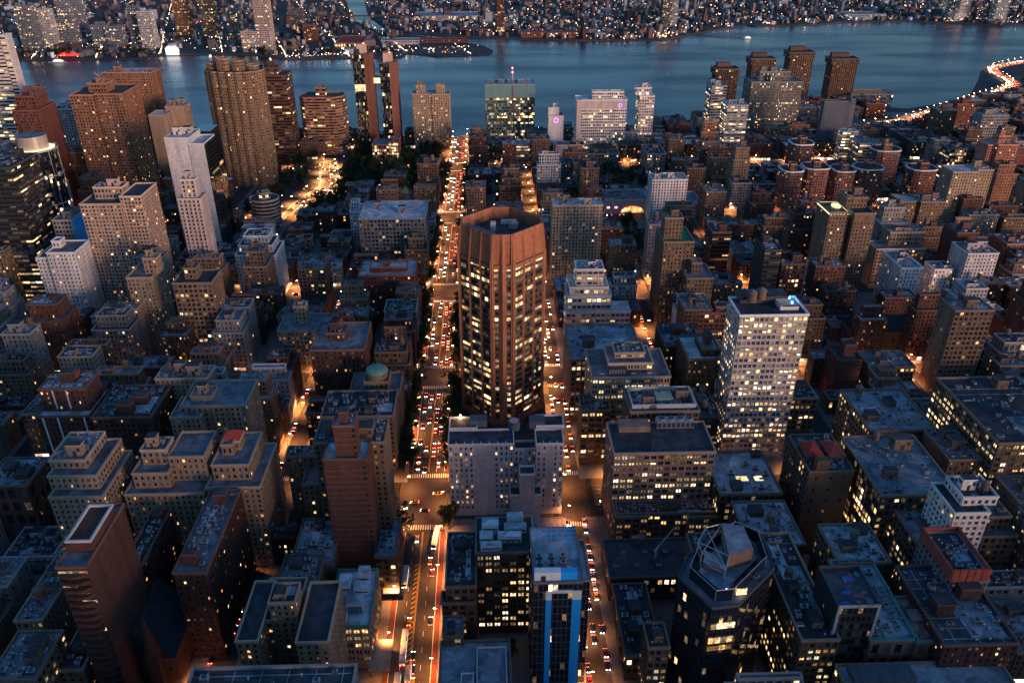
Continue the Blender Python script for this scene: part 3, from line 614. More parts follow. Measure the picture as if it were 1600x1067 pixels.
        f=MB(); f.tube((4,14,zr),(4,14,zr+15),.7,.3); f.tube((1.5,14,zr+10),(6.5,14,zr+10),.4); add(root,'mast',f,[SHED])
        f=MB(); f.tube((4,14,zr+15),(4,14,zr+16.4),.9,.6); f.tube((4,14,zr+9.6),(4,14,zr+10.6),1.0); add(root,'beacon',f,[REDL])
        f=MB(); f.box(2,4,y0-.5,y0-.1,h-34,h-2,0); add(root,'front_rib',f,[wallm('brick')])
        f=MB(); f.ring(inset(rect(x0,x1,y0,y1),-.4),inset(rect(x0,x1,y0,y1),.1),h-17,h-.95,0); add(root,'screen_band',f,[surf('teal_panel',(.13,.24,.24),.4,.2,.3)])
        for i in range(8): put('cooling_unit',eq('cool',cool_mesh),root,(x0+8+i*6.5,y0+8+(i%2)*9,zr),0,(1.8,)*3)
    elif ex in('ring','ring2'):
        f=MB(); rr=2.4 if ex=='ring' else 3.2; cx=(x1-8) if ex=='ring' else (x0+x1)/2; cz=h-7 if ex=='ring' else h-6; k=20
        for i in range(k):
            a,b=2*math.pi*i/k,2*math.pi*(i+1)/k; pts=[(cx+math.cos(t)*r,y0-(.75 if ex=='ring' else .3),cz+math.sin(t)*r) for t,r in((a,rr),(b,rr),(b,rr*.66),(a,rr*.66))]; f.quads(pts,[(0,1,2,3)],0)
        add(root,'emblem',f,[PURP])
        if ex=='ring':
            f=MB(); f.box(x0,x1,y0-.66,y0-.5,h-11,h-1,0); f.box(x0,x0+5,y0-.6,y0-.45,2,h,0); add(root,'front_band',f,[wallm('pinkwhite')])
    elif ex=='waterside':
        f=MB(); a=L[1]; f.box(a[0]+8,a[1]-8,8,18,a[4]-.9,a[4]+5,0); add(root,'bulkhead',f,[wallm('brown')])
    elif ex=='cinema':
        a=L[0]; f=MB(); k=14; xm=(a[0]+a[1])/2+8
        for i in range(k):
            t0,t1=math.pi*i/k,math.pi*(i+1)/k
            f.quads([(xm+12*math.cos(t0),a[2]-.35,1.5),(xm+12*math.cos(t0),a[2]-.35,1.5+7*math.sin(t0)),(xm+12*math.cos(t1),a[2]-.35,1.5+7*math.sin(t1)),(xm+12*math.cos(t1),a[2]-.35,1.5)],[(0,1,2,3)],0)
        add(root,'glowing_arch',f,[emis('arch_glow',[(1,.3,.08),(1,.6,.25)],.5,1.0,.8,.3)])
        f=MB(); f.boxes([(x,x+3,-a[2],-a[2]+.3,6,8) for x in(a[0]+6,a[0]+14)]); add(root,'wall_sign',f,[PINKE])
    elif ex=='gilded':
        f=MB(); f.prism(regular(0,2,6,6,8),h-1,h+5,0); f.prism(regular(0,2,6.4,6.4,8),h+5,h+11,1,poly2=regular(0,2,.3,.3,8)); f.tube((0,2,h+11),(0,2,h+13),.2,.05); add(root,'dome',f,[wallm('pinkbeige'),plain('gilding',(.75,.48,.12),.35,.5,.7)])
    elif ex=='dome':
        a=L[1]; f=MB(); r=6.2; px_=regular((a[0]+a[1])/2,(a[2]+a[3])/2,r,r,16); f.prism(px_,a[4]-1,a[4]+3.5,1)
        for z0,z1,s0,s1 in((3.5,4.9,1.06,.95),(4.9,6,.95,.7),(6,6.6,.7,.1)):
            c=((a[0]+a[1])/2,(a[2]+a[3])/2); f.prism(regular(*c,r*s0,r*s0,16),a[4]+z0,a[4]+z1,0,poly2=regular(*c,r*s1,r*s1,16))
        add(root,'dome',f,[surf('copper_green',(.10,.24,.20),.7),wallm('tan')])
ROWS=[
{'k':'loft_building','c':'building','L':'low flat dark roof with white satellite dishes and pale edge at the bottom','st':'loft','w':'grey','r':'tar','lit':0.15,'v':[[-100.4,-46.6,142.3,188.3,62,0]],'ex':'dish','t':[]},
{'k':'apartment_building','c':'apartments','L':'stepped beige apartment house with chamfered central tower beside the white-roofed corner office','st':'brick','w':'beige','r':'tar','lit':0.12,'v':[[-90.9,-76.3,224.9,246.9,44,0],[-95.9,-87.9,213.5,243.5,46,0],[-73.0,-61.3,210.9,240.9,47.5,0],[-85.2,-75.4,224.3,234.3,54,0]],'ex':'tank','t':[]},
{'k':'office_building','c':'office','L':'cream corner office with green cornice and white rooftop sheds on the wide street','st':'pair','w':'cream','r':'pale','lit':0.5,'v':[[-68.5,-51.6,238,270,25.5,0]],'ex':'sheds','cor':'green','t':[]},
{'k':'apartment_tower','c':'apartments','L':'tall slender red-brown brick slab striped by thin pale floor lines with brick lift tower','st':'striped','w':'redbrown','r':'pale','lit':0.0,'v':[[-72.4,-53.6,283,297,76.8,0],[-66.9,-57.8,285,294,92.6,0]],'ss':'brick','t':[]},
{'k':'apartment_building','c':'apartments','L':'grey-brown building hugging the tall striped brick slab from behind','st':'brick','w':'tan','r':'roofblue','lit':0.1,'v':[[-79.4,-48.1,299,317,74.0,0]],'t':[]},
{'k':'loft_building','c':'building','L':'low building with ribbed blue roof beside the tall striped brick slab','st':'brick','w':'brown','r':'blue','lit':0.05,'v':[[-89.3,-71.1,269.4,299.4,30,0]],'t':[]},
{'k':'loft_building','c':'building','L':'low grey roof with deep courtyard between blue ribbed roof and beige stepped house','st':'brick','w':'brown','r':'roofblue','lit':0.1,'v':[[-91.8,-74.9,247.1,273.1,32,0]],'t':[]},
{'k':'loft_building','c':'building','L':'low corner building with plain blue roof under the right edge of the striped slab','st':'loft','w':'brown','r':'blue','lit':0.2,'v':[[-53.8,-44.5,279.6,305.6,24,0]],'t':[]},
{'k':'loft_building','c':'building','L':'weathered dark roof with clipped corner above a brown front on the wide street','st':'loft','w':'brown','r':'tar','lit':0.2,'v':[[-19.6,-7.3,244.2,276.2,40,0],[-21.4,-7.7,242.2,248.2,33,0]],'ss':'loft','t':[]},
{'k':'office_building','c':'office','L':'brown brick office with rows of bright window pairs and white rooftop sheds','st':'pair','w':'brown','r':'tar','lit':0.55,'v':[[-7.0,17.1,254.8,276.8,48,0]],'ex':'sheds','t':[]},
{'k':'loft_building','c':'building','L':'blue-roofed low block with two edged roof pads below the brown bright-windowed office','st':'loft','w':'brown','r':'blue','lit':0.35,'v':[[-21.1,6.1,188.4,228.4,26,0],[-20.3,-12.7,226.8,236.8,31,0]],'ex':'pads','t':[]},
{'k':'office_tower','c':'office','L':'new glass tower with bright blue and white cladding strips and cluttered roof terrace','st':'glass','w':'slate','r':'pale','lit':0.07,'v':[[15.1,33.6,222,252,63.5,0],[34.5,37.2,228,250,58.2,0]],'ex':'blueclad','t':[]},
{'k':'loft_building','c':'loft','L':'long dark loft with a window-lit side and a jib crane on the roof','st':'loft','w':'brown','r':'tar','lit':0.35,'v':[[53.5,100,272,297,15,0]],'ex':'jib','t':[]},
{'k':'office_tower','c':'office','L':'faceted dark glass tower with open steel penthouse and blue-lit terrace','st':'glass','w':'glassdark','r':'roofblue','lit':0.035,'v':[],'ex':'facet','t':[]},
{'k':'loft_building','c':'loft','L':'low dark roofed loft on the narrow street between the jib-crane loft and faceted tower','st':'loft','w':'brown','r':'tar','lit':0.2,'v':[[54,69,228,268,15,0]],'t':[]},
{'k':'loft_building','c':'loft','L':'narrow dark roof loft squeezed beside the faceted glass tower','st':'loft','w':'tan','r':'tar','lit':0.3,'v':[[59.7,67.7,216.1,228.1,34,0]],'t':[]},
{'k':'loft_building','c':'loft','L':'dark loft with a window-dotted long side just past the faceted glass tower','st':'loft','w':'tan','r':'tar','lit':0.4,'v':[[115.4,129.6,209.2,267.2,44,0]],'ss':'loft','ex':'tank','t':[]},
{'k':'office_building','c':'office','L':'grey walled black-fronted office with colourful painted roof terrace','st':'curtain','w':'dark','r':'tar','lit':0.06,'v':[[127.8,143.5,212.5,232.5,58,0]],'ex':'painted','ss':'blank','t':[]},
{'k':'loft_building','c':'loft','L':'blue roofed loft with green cornice over arched bays and a pink roof corner','st':'arch','w':'tan','r':'blue','lit':0.05,'v':[[142.4,160.2,210.0,252.0,42,0],[159.6,168.0,209.0,231.0,42,0]],'cor':'green','ex':'pink','t':[]},
{'k':'loft_building','c':'loft','L':'broad blue roof with one greenish lit floodlight patch at the bottom edge','st':'loft','w':'tan','r':'blue','lit':0.2,'v':[[128.0,190.0,174.2,204.2,36,0]],'ex':'flood','t':[]},
{'k':'loft_building','c':'loft','L':'brown terraced building with white stone coping and slanting roof dish','st':'brick','w':'redbrown','r':'tar','lit':0.25,'v':[[165.8,193.4,202.7,242.7,47,0]],'ex':'dish','t':[]},
{'k':'loft_building','c':'loft','L':'grey building crowned by red safety netting round its unfinished roof','st':'brick','w':'grey','r':'tar','lit':0.05,'v':[[180.7,195.5,229.4,255.4,52,0],[179.4,194.0,228.8,252.8,56,52]],'ex':'net','t':[]},
{'k':'apartment_tower','c':'apartments','L':'white terraced tower with paired dark windows near the dark lit office','st':'white','w':'white','r':'tar','lit':0.03,'v':[[193.8,208.7,257.2,277.2,62,0],[199.1,214.1,262.5,276.5,66,0]],'ex':'tank','t':[]},
{'k':'office_tower','c':'office','L':'large dark office with many warm window rows cut by the picture edge','st':'pair','w':'tan','r':'tar','lit':0.6,'v':[[242.3,285.6,308.3,368.3,60,0]],'ss':'pair','t':[]},
{'k':'loft_building','c':'loft','L':'long loft with glowing window-filled side and cluttered blue roof','st':'loft','w':'tan','r':'blue','lit':0.5,'v':[[176.9,213.1,283.7,329.7,50,0]],'ss':'lit','ex':'tank','t':[]},
{'k':'loft_building','c':'loft','L':'lower loft with blue roof and lit side in front of the glowing long loft','st':'loft','w':'tan','r':'blue','lit':0.35,'v':[[184.6,212.2,261.8,287.8,42,0]],'ss':'loft','ex':'tank','t':[]},
{'k':'loft_building','c':'loft','L':'pale roofed loft with round wooden tank north of the red netted building','st':'loft','w':'tan','r':'pale','lit':0.2,'v':[[146.0,168.0,250.3,274.3,42,0]],'ex':'tank','ss':'loft','t':[]},
{'k':'loft_building','c':'building','L':'brown windowless block with two red hipped roof pavilions','st':'blank','w':'brown','r':'tar','lit':0.1,'v':[[149.4,170.4,299.6,329.6,52,0]],'ex':'redhip','ss':'loft','t':[]},
{'k':'office_building','c':'office','L':'beige loft with wooden water tank and tall flagpole on its blue roof','st':'loft','w':'tan','r':'blue','lit':0.3,'v':[[198.4,233.2,342.9,382.9,44,0]],'ex':'tank','t':[]},
{'k':'loft_building','c':'building','L':'building with blank grey party wall and a few orange windows','st':'brick','w':'tan','r':'roofblue','lit':0.35,'v':[[225.0,241.1,314.3,340.3,46,0]],'ss':'plain','t':[]},
{'k':'loft_building','c':'loft','L':'low loft with glowing skylights between white grid tower and red-hip block','st':'loft','w':'brown','r':'pale','lit':0.3,'v':[[110.1,140.1,304.0,338.0,36,0]],'ex':'skylight','ss':'lit','t':[]},
{'k':'loft_building','c':'loft','L':'low loft with wooden tanks and lit dormers west of the glowing skylights','st':'loft','w':'brown','r':'pale','lit':0.3,'v':[[115.0,140.0,270.7,300.7,34,0]],'ex':'tank','ss':'loft','t':[]},
{'k':'office_tower','c':'office','L':'white stone grid tower with deep square windows,half of them lit','st':'grid','w':'white','r':'tar','lit':0.68,'v':[[133,169.5,379,401,94.4,0]],'ss':'loft','ex':'tanks','t':[]},
{'k':'office_building','c':'hotel','L':'grey-white hotel slab with two columns of orange windows and crown of finials','st':'hotel','w':'whitegrey','r':'tar','lit':0.25,'v':[[-21.8,11.5,334,347,46.4,0],[22.8,36.8,334,347,46.0,0],[11.7,23.3,340,347,38.8,0],[-21.6,-7.3,347,357,47.4,0],[23.5,37.8,347,357,48.0,0]],'ex':'hotel','t':[]},
{'k':'office_building','c':'office','L':'blank grey lift shaft building wedged before the white hotel','st':'plain','w':'whitegrey','r':'tar','lit':0.05,'v':[[9.3,25.3,326,333,20.0,0],[14.1,21.8,325,332,33.9,0]],'ex':'tank','t':[]},
{'k':'office_building','c':'office','L':'long beige office with deep light court roof just right of the octagonal tower','st':'pair','w':'cream','r':'roofblue','lit':0.4,'v':[[57,101,386,418,53,0],[67,92,393,413,58,53],[71,88,398,410,62,58]],'ss':'blank','ex':'cool','t':[]},
{'k':'office_building','c':'office','L':'broad pale-blue roof behind the long beige office','st':'loft','w':'tan','r':'blue','lit':0.25,'v':[[48.9,92.6,420,465,45.3,0]],'ex':'tank','ss':'blank','t':[]},
{'k':'office_building','c':'office','L':'brown office front with white window rows beside the narrow orange street','st':'pair','w':'tan','r':'tar','lit':0.35,'v':[[50.7,66.8,376,392,37.8,0]],'ss':'blank','t':[]},
{'k':'office_building','c':'office','L':'brick office with green and blue painted roof court behind crenellated parapet','st':'pair','w':'tan','r':'tar','lit':0.3,'v':[[72.5,108.2,348,370,55.2,0]],'ex':'court','t':[]},
{'k':'office_building','c':'office','L':'massive brown-pink masonry office with silver cooling fans on its roof','st':'pair','w':'pinkstone','r':'tar','lit':0.55,'v':[[59.8,109.5,318,344,51.0,0]],'ex':'fans','ss':'loft','t':[]},
{'k':'office_building','c':'office','L':'dark lower office with two pale wings and lit middle in front of the cooling-fan office','st':'pair','w':'tan','r':'roofred','lit':0.45,'v':[[61.8,111.3,306.5,315.5,23,0],[60.6,76.4,304.7,315.7,22.6,0],[96.3,110.2,303.6,314.6,22.6,0]],'ss':'loft','t':[]},
{'k':'loft_building','c':'loft','L':'terraced brown penthouse building beside the white grid tower','st':'brick','w':'brown','r':'pale','lit':0.15,'v':[[114.1,131.2,400,428,55.8,0],[122.8,132.5,404,422,59.8,0]],'ss':'brick','t':[]},
{'k':'loft_building','c':'loft','L':'narrow rounded black roof slab at the foot of the white grid tower','st':'ribbon','w':'dark','r':'tar','lit':0.2,'v':[[111.9,123.9,362,392,41.7,0]],'t':[]},
{'k':'apartment_building','c':'apartments','L':'brown block with curving glass rim right of the pale-blue roof','st':'brick','w':'redbrown','r':'tar','lit':0.1,'v':[[108.0,131.0,432,462,46.6,0]],'ss':'brick','t':[]},
{'k':'office_building','c':'office','L':'white terraced office stepping up to a slatted penthouse','st':'stepoff','w':'white','r':'pale','lit':0.6,'v':[[55.5,101.8,520,536,27.2,0],[56.3,87.7,523,545,38.1,0],[57.7,85.7,525,547,44.3,0],[62.6,82.2,528,544,56.9,0]],'ex':'','t':[]},
{'k':'apartment_tower','c':'apartments','L':'tall grey balcony slab of small dark windows behind the octagonal tower','st':'bay','w':'cream','r':'pale','lit':0.1,'v':[[53.3,94.3,632,649,68.5,0]],'ex':'bulk','ss':'brick','t':[]},
{'k':'apartment_tower','c':'apartments','L':'bright white tower with little dark balconies and white lift box','st':'white','w':'white','r':'pale','lit':0.03,'v':[[162.7,197.6,770,792,46.1,0]],'ss':'white','ex':'bulk','t':[]},
{'k':'apartment_tower','c':'apartments','L':'brown brick tower wearing a green roof terrace and striped lift tower','st':'brick','w':'tan','r':'green','lit':0.14,'v':[[127.4,149.4,545,575,70.2,0],[128.3,141.4,552,562,85.8,0]],'ss':'brick','t':[]},
{'k':'apartment_tower','c':'apartments','L':'brown tower with white cornice and pale striped lift box','st':'brick','w':'tan','r':'blue','lit':0.22,'v':[[143.2,162.3,530,556,47.9,0],[147.8,154.8,538,546,56.5,0]],'ss':'brick','t':[]},
{'k':'apartment_tower','c':'apartments','L':'dark brown tower of horizontal bands right of the green-roofed tower','st':'ribbon','w':'redbrown','r':'tar','lit':0.08,'v':[[184.4,199.7,620,642,48.4,0]],'ss':'ribbon','t':[]},
{'k':'apartment_tower','c':'apartments','L':'tall twin-shaft brown tower with yellow crown light','st':'brick','w':'tan','r':'tar','lit':0.12,'v':[[265.0,280.6,590,616,75.2,0],[282.9,299.4,586,616,75.3,0],[281.3,297.1,600,614,83.5,0]],'ss':'blank','ex':'crown','t':[]},
{'k':'apartment_tower','c':'apartments','L':'broad grey-brown slab tower with pale parapet behind the twin-shaft tower','st':'brick','w':'tan','r':'pale','lit':0.16,'v':[[372.3,391.7,690,710,48.8,0],[390.1,411.8,687,709,49.1,0]],'ss':'brick','ex':'bulk','t':[]},
{'k':'apartment_tower','c':'apartments','L':'pale beige grid tower left of the tall salmon brick tower','st':'brick','w':'beige','r':'pale','lit':0.14,'v':[[440.9,465.5,735,757,61.8,0],[466.9,482.5,740,760,62.0,0]],'ss':'brick','ex':'bulk','t':[]},
{'k':'apartment_tower','c':'apartments','L':'tall salmon brick tower with three shafts and brick cap','st':'bay','w':'salmon','r':'pale','lit':0.08,'v':[[527.9,539.5,830,850,61.4,0],[536.2,548.6,826,850,62.4,0],[550.5,560.8,830,850,61.2,0],[539.3,551.7,834,844,69.7,0]],'ss':'blank','t':[]},
{'k':'apartment_building','c':'apartments','L':'beige apartment house stepping up to a lit concave top','st':'bay','w':'beige','r':'roofblue','lit':0.12,'v':[[318.8,359.5,610,628,35.9,0],[331.6,360.5,618,636,47.3,0]],'ss':'blank','ex':'bulk','t':[]},
{'k':'apartment_building','c':'apartments','L':'white fronted apartment house with dark left flank and lift box','st':'brick','w':'white','r':'roofblue','lit':0.1,'v':[[316.0,332.4,560,594,40.6,0]],'ss':'brick','ex':'bulk','t':[]},
{'k':'apartment_building','c':'apartments','L':'windowless maroon brick tower right of the concave-topped house','st':'striped','w':'redbrown','r':'tar','lit':0.05,'v':[[376.8,394.6,600,622,53.2,0]],'ss':'blank','ex':'bulk','t':[]},
{'k':'apartment_building','c':'apartments','L':'small white house in front of the maroon brick tower','st':'brick','w':'white','r':'blue','lit':0.3,'v':[[353.9,368.9,580,596,30.4,0]],'t':[]},
{'k':'apartment_building','c':'apartments','L':'dark narrow tower with grey blank spine near the twin-shaft tower','st':'ribbon','w':'dark','r':'tar','lit':0.06,'v':[[202.4,214.7,545,569,62.9,0]],'ss':'plain','ex':'bulk','t':[]},
{'k':'apartment_building','c':'apartments','L':'maroon grid-window block under a tiny red sign','st':'loft','w':'redbrown','r':'blue','lit':0.12,'v':[[218.5,236.4,550,570,49.4,0]],'t':[]},
{'k':'church','c':'church','L':'long dark green-roofed church with steep gabled roof','st':'blank','w':'brown','r':'greenroof','lit':0.0,'v':[[258,306,500,520,17,0]],'ex':'gable','ss':'blank','t':[]},
{'k':'apartment_building','c':'apartments','L':'rust-brown slender brick apartment tower with lit roof rail','st':'striped','w':'redbrown','r':'tar','lit':0.08,'v':[[219.6,234.3,434,454,33.5,0],[224.5,231.9,440,448,41.2,0]],'ss':'brick','t':[]},
{'k':'apartment_building','c':'apartments','L':'tan flat-topped house with square lift tower amid dark gardens','st':'brick','w':'tan','r':'roofblue','lit':0.06,'v':[[235.8,248.2,400,414,31.8,0],[232.6,243.9,408,422,35.9,0],[235.2,245.0,412,418,39.3,0]],'t':[]},
{'k':'apartment_building','c':'rowhouses','L':'long red-brick row with bright shopfronts along the avenue','st':'brick','w':'redbrown','r':'blue','lit':0.06,'v':[[303.1,355.8,468,484,19.2,0]],'ss':'brick','t':[]},
{'k':'apartment_tower','c':'apartments','L':'maroon tower with white vertical strips and flat pale-edged roof','st':'brick','w':'redbrown','r':'pale','lit':0.1,'v':[[-239.6,-215.7,372,390,59.8,0],[-241.4,-213.7,366,392,46.7,0]],'ss':'blank','ex':'wstrip','t':[]},
{'k':'apartment_tower','c':'apartments','L':'dark brown balcony tower with square brick lift tower','st':'bay','w':'redbrown','r':'tar','lit':0.07,'v':[[-209.4,-178.7,360,392,49.2,0]],'ss':'brick','ex':'bulk','t':[]},
{'k':'apartment_tower','c':'apartments','L':'broad sandy apartment house with cream penthouse box and green roof tank','st':'brick','w':'beige','r':'roofblue','lit':0.08,'v':[[-164.8,-130.6,366,392,51.5,0],[-168.8,-153.2,360,380,48.5,0],[-160.9,-149.4,372,382,53.9,0]],'ss':'brick','t':[]},
{'k':'apartment_building','c':'apartments','L':'sandy ziggurat apartment house with deep terraces on its right flank','st':'brick','w':'beige','r':'roofblue','lit':0.08,'v':[[-197.6,-174.1,290,324,53.6,0],[-199.0,-177.6,296,324,60.7,0],[-200.1,-184.2,302,324,64.9,0],[-200.6,-193.1,308,320,64.8,0]],'ss':'bay','ex':'','t':[]},
{'k':'apartment_building','c':'apartments','L':'sandy stepped apartment block with big cream penthouse cube','st':'brick','w':'beige','r':'roofblue','lit':0.1,'v':[[-168.6,-132.7,298,328,48.0,0],[-165.3,-149.1,303,325,56.0,0],[-149.6,-133.3,308,328,61.4,0],[-162.4,-151.0,310,320,63.9,0]],'ss':'brick','t':[]},
{'k':'apartment_building','c':'apartments','L':'sandy turreted apartment house with a red-roofed penthouse','st':'brick','w':'beige','r':'roofblue','lit':0.1,'v':[[-131.8,-107.3,300,334,49.3,0],[-129.8,-112.8,306,332,57.6,0],[-126.7,-121.7,314,322,63.2,0],[-127.9,-119.5,318,326,62.5,0]],'ex':'redcap','ss':'brick','t':[]},
{'k':'apartment_building','c':'apartments','L':'small brick house with teal roof and white arched upper windows','st':'arch','w':'redbrown','r':'blue','lit':0.03,'v':[[-241.5,-220.2,311.0,333.0,44,0]],'t':[]},
{'k':'apartment_tower','c':'apartments','L':'dark red slab tower with curved ribbon balconies and blank brick flank','st':'ribbon','w':'redbrown','r':'roofblue','lit':0.12,'v':[[-154.8,-144.4,218.4,252.4,80,0]],'ex':'redslab','ss':'plainred','t':[]},
{'k':'apartment_building','c':'apartments','L':'red-brick balcony house with lift tower and long scalloped flank','st':'brick','w':'redbrown','r':'roofblue','lit':0.1,'v':[[-128.7,-115.5,245.3,297.3,50,0]],'ss':'bay','ex':'bulk','t':[]},
{'k':'apartment_building','c':'apartments','L':'narrow dark roofed house with rooftop lift tower between dark slab and balcony house','st':'brick','w':'redbrown','r':'tar','lit':0.05,'v':[[-154.2,-146.5,249.8,291.8,44,0]],'ss':'bay','ex':'bulk','t':[]},
{'k':'church','c':'church','L':'dark slate-roofed church with slim red-brown spire','st':'blank','w':'brown','r':'slate','lit':0.0,'v':[[-160,-130,232,262,16,0]],'ex':'spire','t':[]},
{'k':'loft_building','c':'building','L':'pale low building with white rooftop drum beside the dark red slab','st':'brick','w':'beige','r':'roofblue','lit':0.05,'v':[[-192.0,-181.0,237.2,277.2,34,0]],'t':[]},
{'k':'loft_building','c':'building','L':'low brick corner building with bright blue roof and lit right side','st':'brick','w':'tan','r':'blue','lit':0.2,'v':[[-183.2,-166.3,204.1,226.1,40,0]],'ss':'loft','t':[]},
{'k':'loft_building','c':'building','L':'sloped brown brick building beside the bright blue corner roof','st':'brick','w':'tan','r':'tar','lit':0.1,'v':[[-166.8,-157.2,216.1,240.1,30,0]],'t':[]},
{'k':'apartment_tower','c':'apartments','L':'large pinkish-beige tower with concrete penthouse box and window grid','st':'bay','w':'pinkbeige','r':'tar','lit':0.13,'v':[[-299.8,-270.6,580,614,91.3,0],[-271.6,-256.2,584,616,95.6,0],[-292.9,-271.8,592,604,100.1,0]],'ss':'bay','t':[]},
{'k':'apartment_tower','c':'apartments','L':'pale stone tower with plain lift box left of the dark boxy tower','st':'brick','w':'beige','r':'pink','lit':0.16,'v':[[-250.4,-233.4,520,546,58.4,0],[-239.6,-230.4,527,536,69.7,0]],'ss':'brick','t':[]},
{'k':'apartment_tower','c':'apartments','L':'dark greyish tower with tan lift box and glassy windows','st':'loft','w':'tan','r':'tar','lit':0.14,'v':[[-213.4,-187.4,505,527,60.7,0],[-206.9,-198.8,512,521,68.5,0]],'ss':'brick','t':[]},
{'k':'apartment_tower','c':'apartments','L':'slender pale pink tower with vertical slots and tall rooftop shaft','st':'vert','w':'pinkwhite','r':'pale','lit':0.04,'v':[[-235.4,-219.0,600,616,87.9,0],[-232.6,-222.0,604,611,101.7,0]],'ss':'vert','t':[]},
{'k':'apartment_tower','c':'apartments','L':'blank white slab tower joined to a black glass side','st':'plain','w':'white','r':'pale','lit':0.01,'v':[[-276.0,-254.9,700,730,108.8,0],[-256.0,-242.9,699,730,103.9,0],[-263.2,-247.9,735,759,104.8,0]],'ss':'plain','ex':'blackside','t':[]},
{'k':'apartment_building','c':'apartments','L':'white glazed-brick apartment house glowing pink at its foot','st':'brick','w':'white','r':'tar','lit':0.1,'v':[[-200.0,-168.5,600,630,41.2,0],[-198.2,-171.5,606,628,46.9,0],[-194.8,-175.6,612,628,52.7,0]],'ss':'brick','ex':'bulk','t':[]},
{'k':'office_building','c':'building','L':'small grey building with one bright blue painted side wall','st':'loft','w':'grey','r':'roofblue','lit':0.03,'v':[[-339.6,-325.4,610,640,68.5,0]],'ss':'plainblue','ex':'bulk','t':[]},
{'k':'apartment_building','c':'apartments','L':'white brick terraced house before the blue-sided building','st':'brick','w':'white','r':'roofblue','lit':0.06,'v':[[-331.1,-317.3,560,590,57.6,0],[-320.3,-300.3,556,580,63.1,0],[-320.0,-314.4,566,574,68.1,0]],'ss':'brick','t':[]},
{'k':'office_building','c':'office','L':'dark lower office glowing yellow through long windows by the curved glass tower','st':'ribbon','w':'dark','r':'tar','lit':0.6,'v':[[-373.8,-349.7,590,626,49.3,0]],'ss':'ribbon','t':[]},
{'k':'office_tower','c':'office','L':'dark tall office cut by the picture edge with yellow window lines','st':'ribbon','w':'dark','r':'tar','lit':0.25,'v':[[-388.9,-353.6,600,640,113.1,0]],'ss':'ribbon','t':[]},
{'k':'office_tower','c':'office','L':'curved glass tower with white lattice lines and drum-shaped penthouse','st':'glass','w':'glassdark','r':'pale','lit':0.16,'v':[],'ex':'drum','t':[]},
{'k':'apartment_tower','c':'apartments','L':'red brick tower with pale spine and hipped red crown','st':'bay','w':'brick','r':'redroof','lit':0.04,'v':[[-448.2,-424.4,790,826,113.0,0],[-445.4,-427.6,796,822,124.8,0]],'ss':'striped','t':[]},
{'k':'office_tower','c':'tower','L':'tall white-edged tower with yellow lit floors at the picture corner','st':'ribbon','w':'white','r':'pale','lit':0.45,'v':[[-510.0,-474.4,850,862,168.8,0],[-473.0,-468.1,849,863,171.8,0]],'ss':'plain','t':[]},
{'k':'apartment_tower','c':'apartments','L':'tall brown tower of curved corner bays with terracotta cap','st':'bay','w':'rust','r':'roofred','lit':0.1,'v':[[-395.9,-372.6,800,840,124.8,0],[-371.3,-345.6,798,842,126.2,0],[-379.4,-362.5,806,824,134.2,0]],'ss':'bay','t':[]},
{'k':'apartment_tower','c':'apartments','L':'pink unfinished slab tower with a yellow tower crane at its side','st':'bay','w':'rust','r':'pale','lit':0.05,'v':[[-438.6,-383.6,975,1001,114.0,0]],'ss':'bay','t':[]},
{'k':'apartment_tower','c':'apartments','L':'narrow beige tower with blank front and stepped back','st':'plain','w':'beige','r':'pale','lit':0.1,'v':[[-369.0,-350.4,905,929,81.2,0],[-356.9,-336.5,925,947,86.3,0]],'ss':'brick','t':[]},
{'k':'apartment_building','c':'apartments','L':'small whitish tower peeping out left of the curved brown tower','st':'white','w':'whitegrey','r':'tar','lit':0.05,'v':[[-496.8,-473.8,955,977,77.8,0]],'t':[]},
{'k':'apartment_tower','c':'apartments','L':'huge fluted tan tower of clustered half-round bays','st':'flute','w':'ochre','r':'tar','lit':0.06,'v':[],'ex':'corinth','t':[]},
{'k':'apartment_tower','c':'apartments','L':'dark banded tower with terracotta stepped cap behind the fluted tower','st':'ribbon','w':'redbrown','r':'roofred','lit':0.12,'v':[[-270.1,-237.1,1000,1034,105.0,0],[-268.9,-247.9,1006,1024,112.7,0]],'ss':'ribbon','t':[]},
{'k':'apartment_tower','c':'apartments','L':'dark banded tower with rounded corners and lit rooftop box','st':'ribbon','w':'rust','r':'tar','lit':0.2,'v':[],'ex':'rounded','t':[]},
{'k':'apartment_tower','c':'apartments','L':'taller of two leaning copper-sided dark glass towers','st':'glass','w':'glassdark','r':'pale','lit':0.12,'v':[],'ex':'copperW','t':[]},
{'k':'apartment_tower','c':'apartments','L':'shorter kinked copper-sided dark glass tower','st':'glass','w':'glassdark','r':'pale','lit':0.12,'v':[],'ex':'copperE','t':[]},
{'k':'office_building','c':'school','L':'low school-like building with yellow-lit upper hall at the copper towers','st':'lit','w':'brick','r':'roofblue','lit':0.9,'v':[[-138.5,-118.5,975,1005,28.3,0],[-118.4,-106.9,976,1004,31.0,0]],'ss':'loft','t':[]},
{'k':'apartment_tower','c':'apartments','L':'pale twin-topped apartment slab by the river with white rooftop cubes','st':'brick','w':'beige','r':'pale','lit':0.22,'v':[[-92.3,-68.3,1040,1062,74.2,0],[-69.1,-45.9,1040,1062,74.0,0],[-87.4,-77.0,1046,1056,83.9,0],[-62.6,-52.2,1046,1056,83.8,0]],'ss':'brick','t':[]},
{'k':'office_tower','c':'office','L':'teal glass office slab with dark left side and red mast','st':'curtain','w':'teal','r':'pale','lit':0.45,'v':[[-0.9,63.6,1075,1109,78.4,0]],'ss':'curtain','ex':'mast','t':[]},
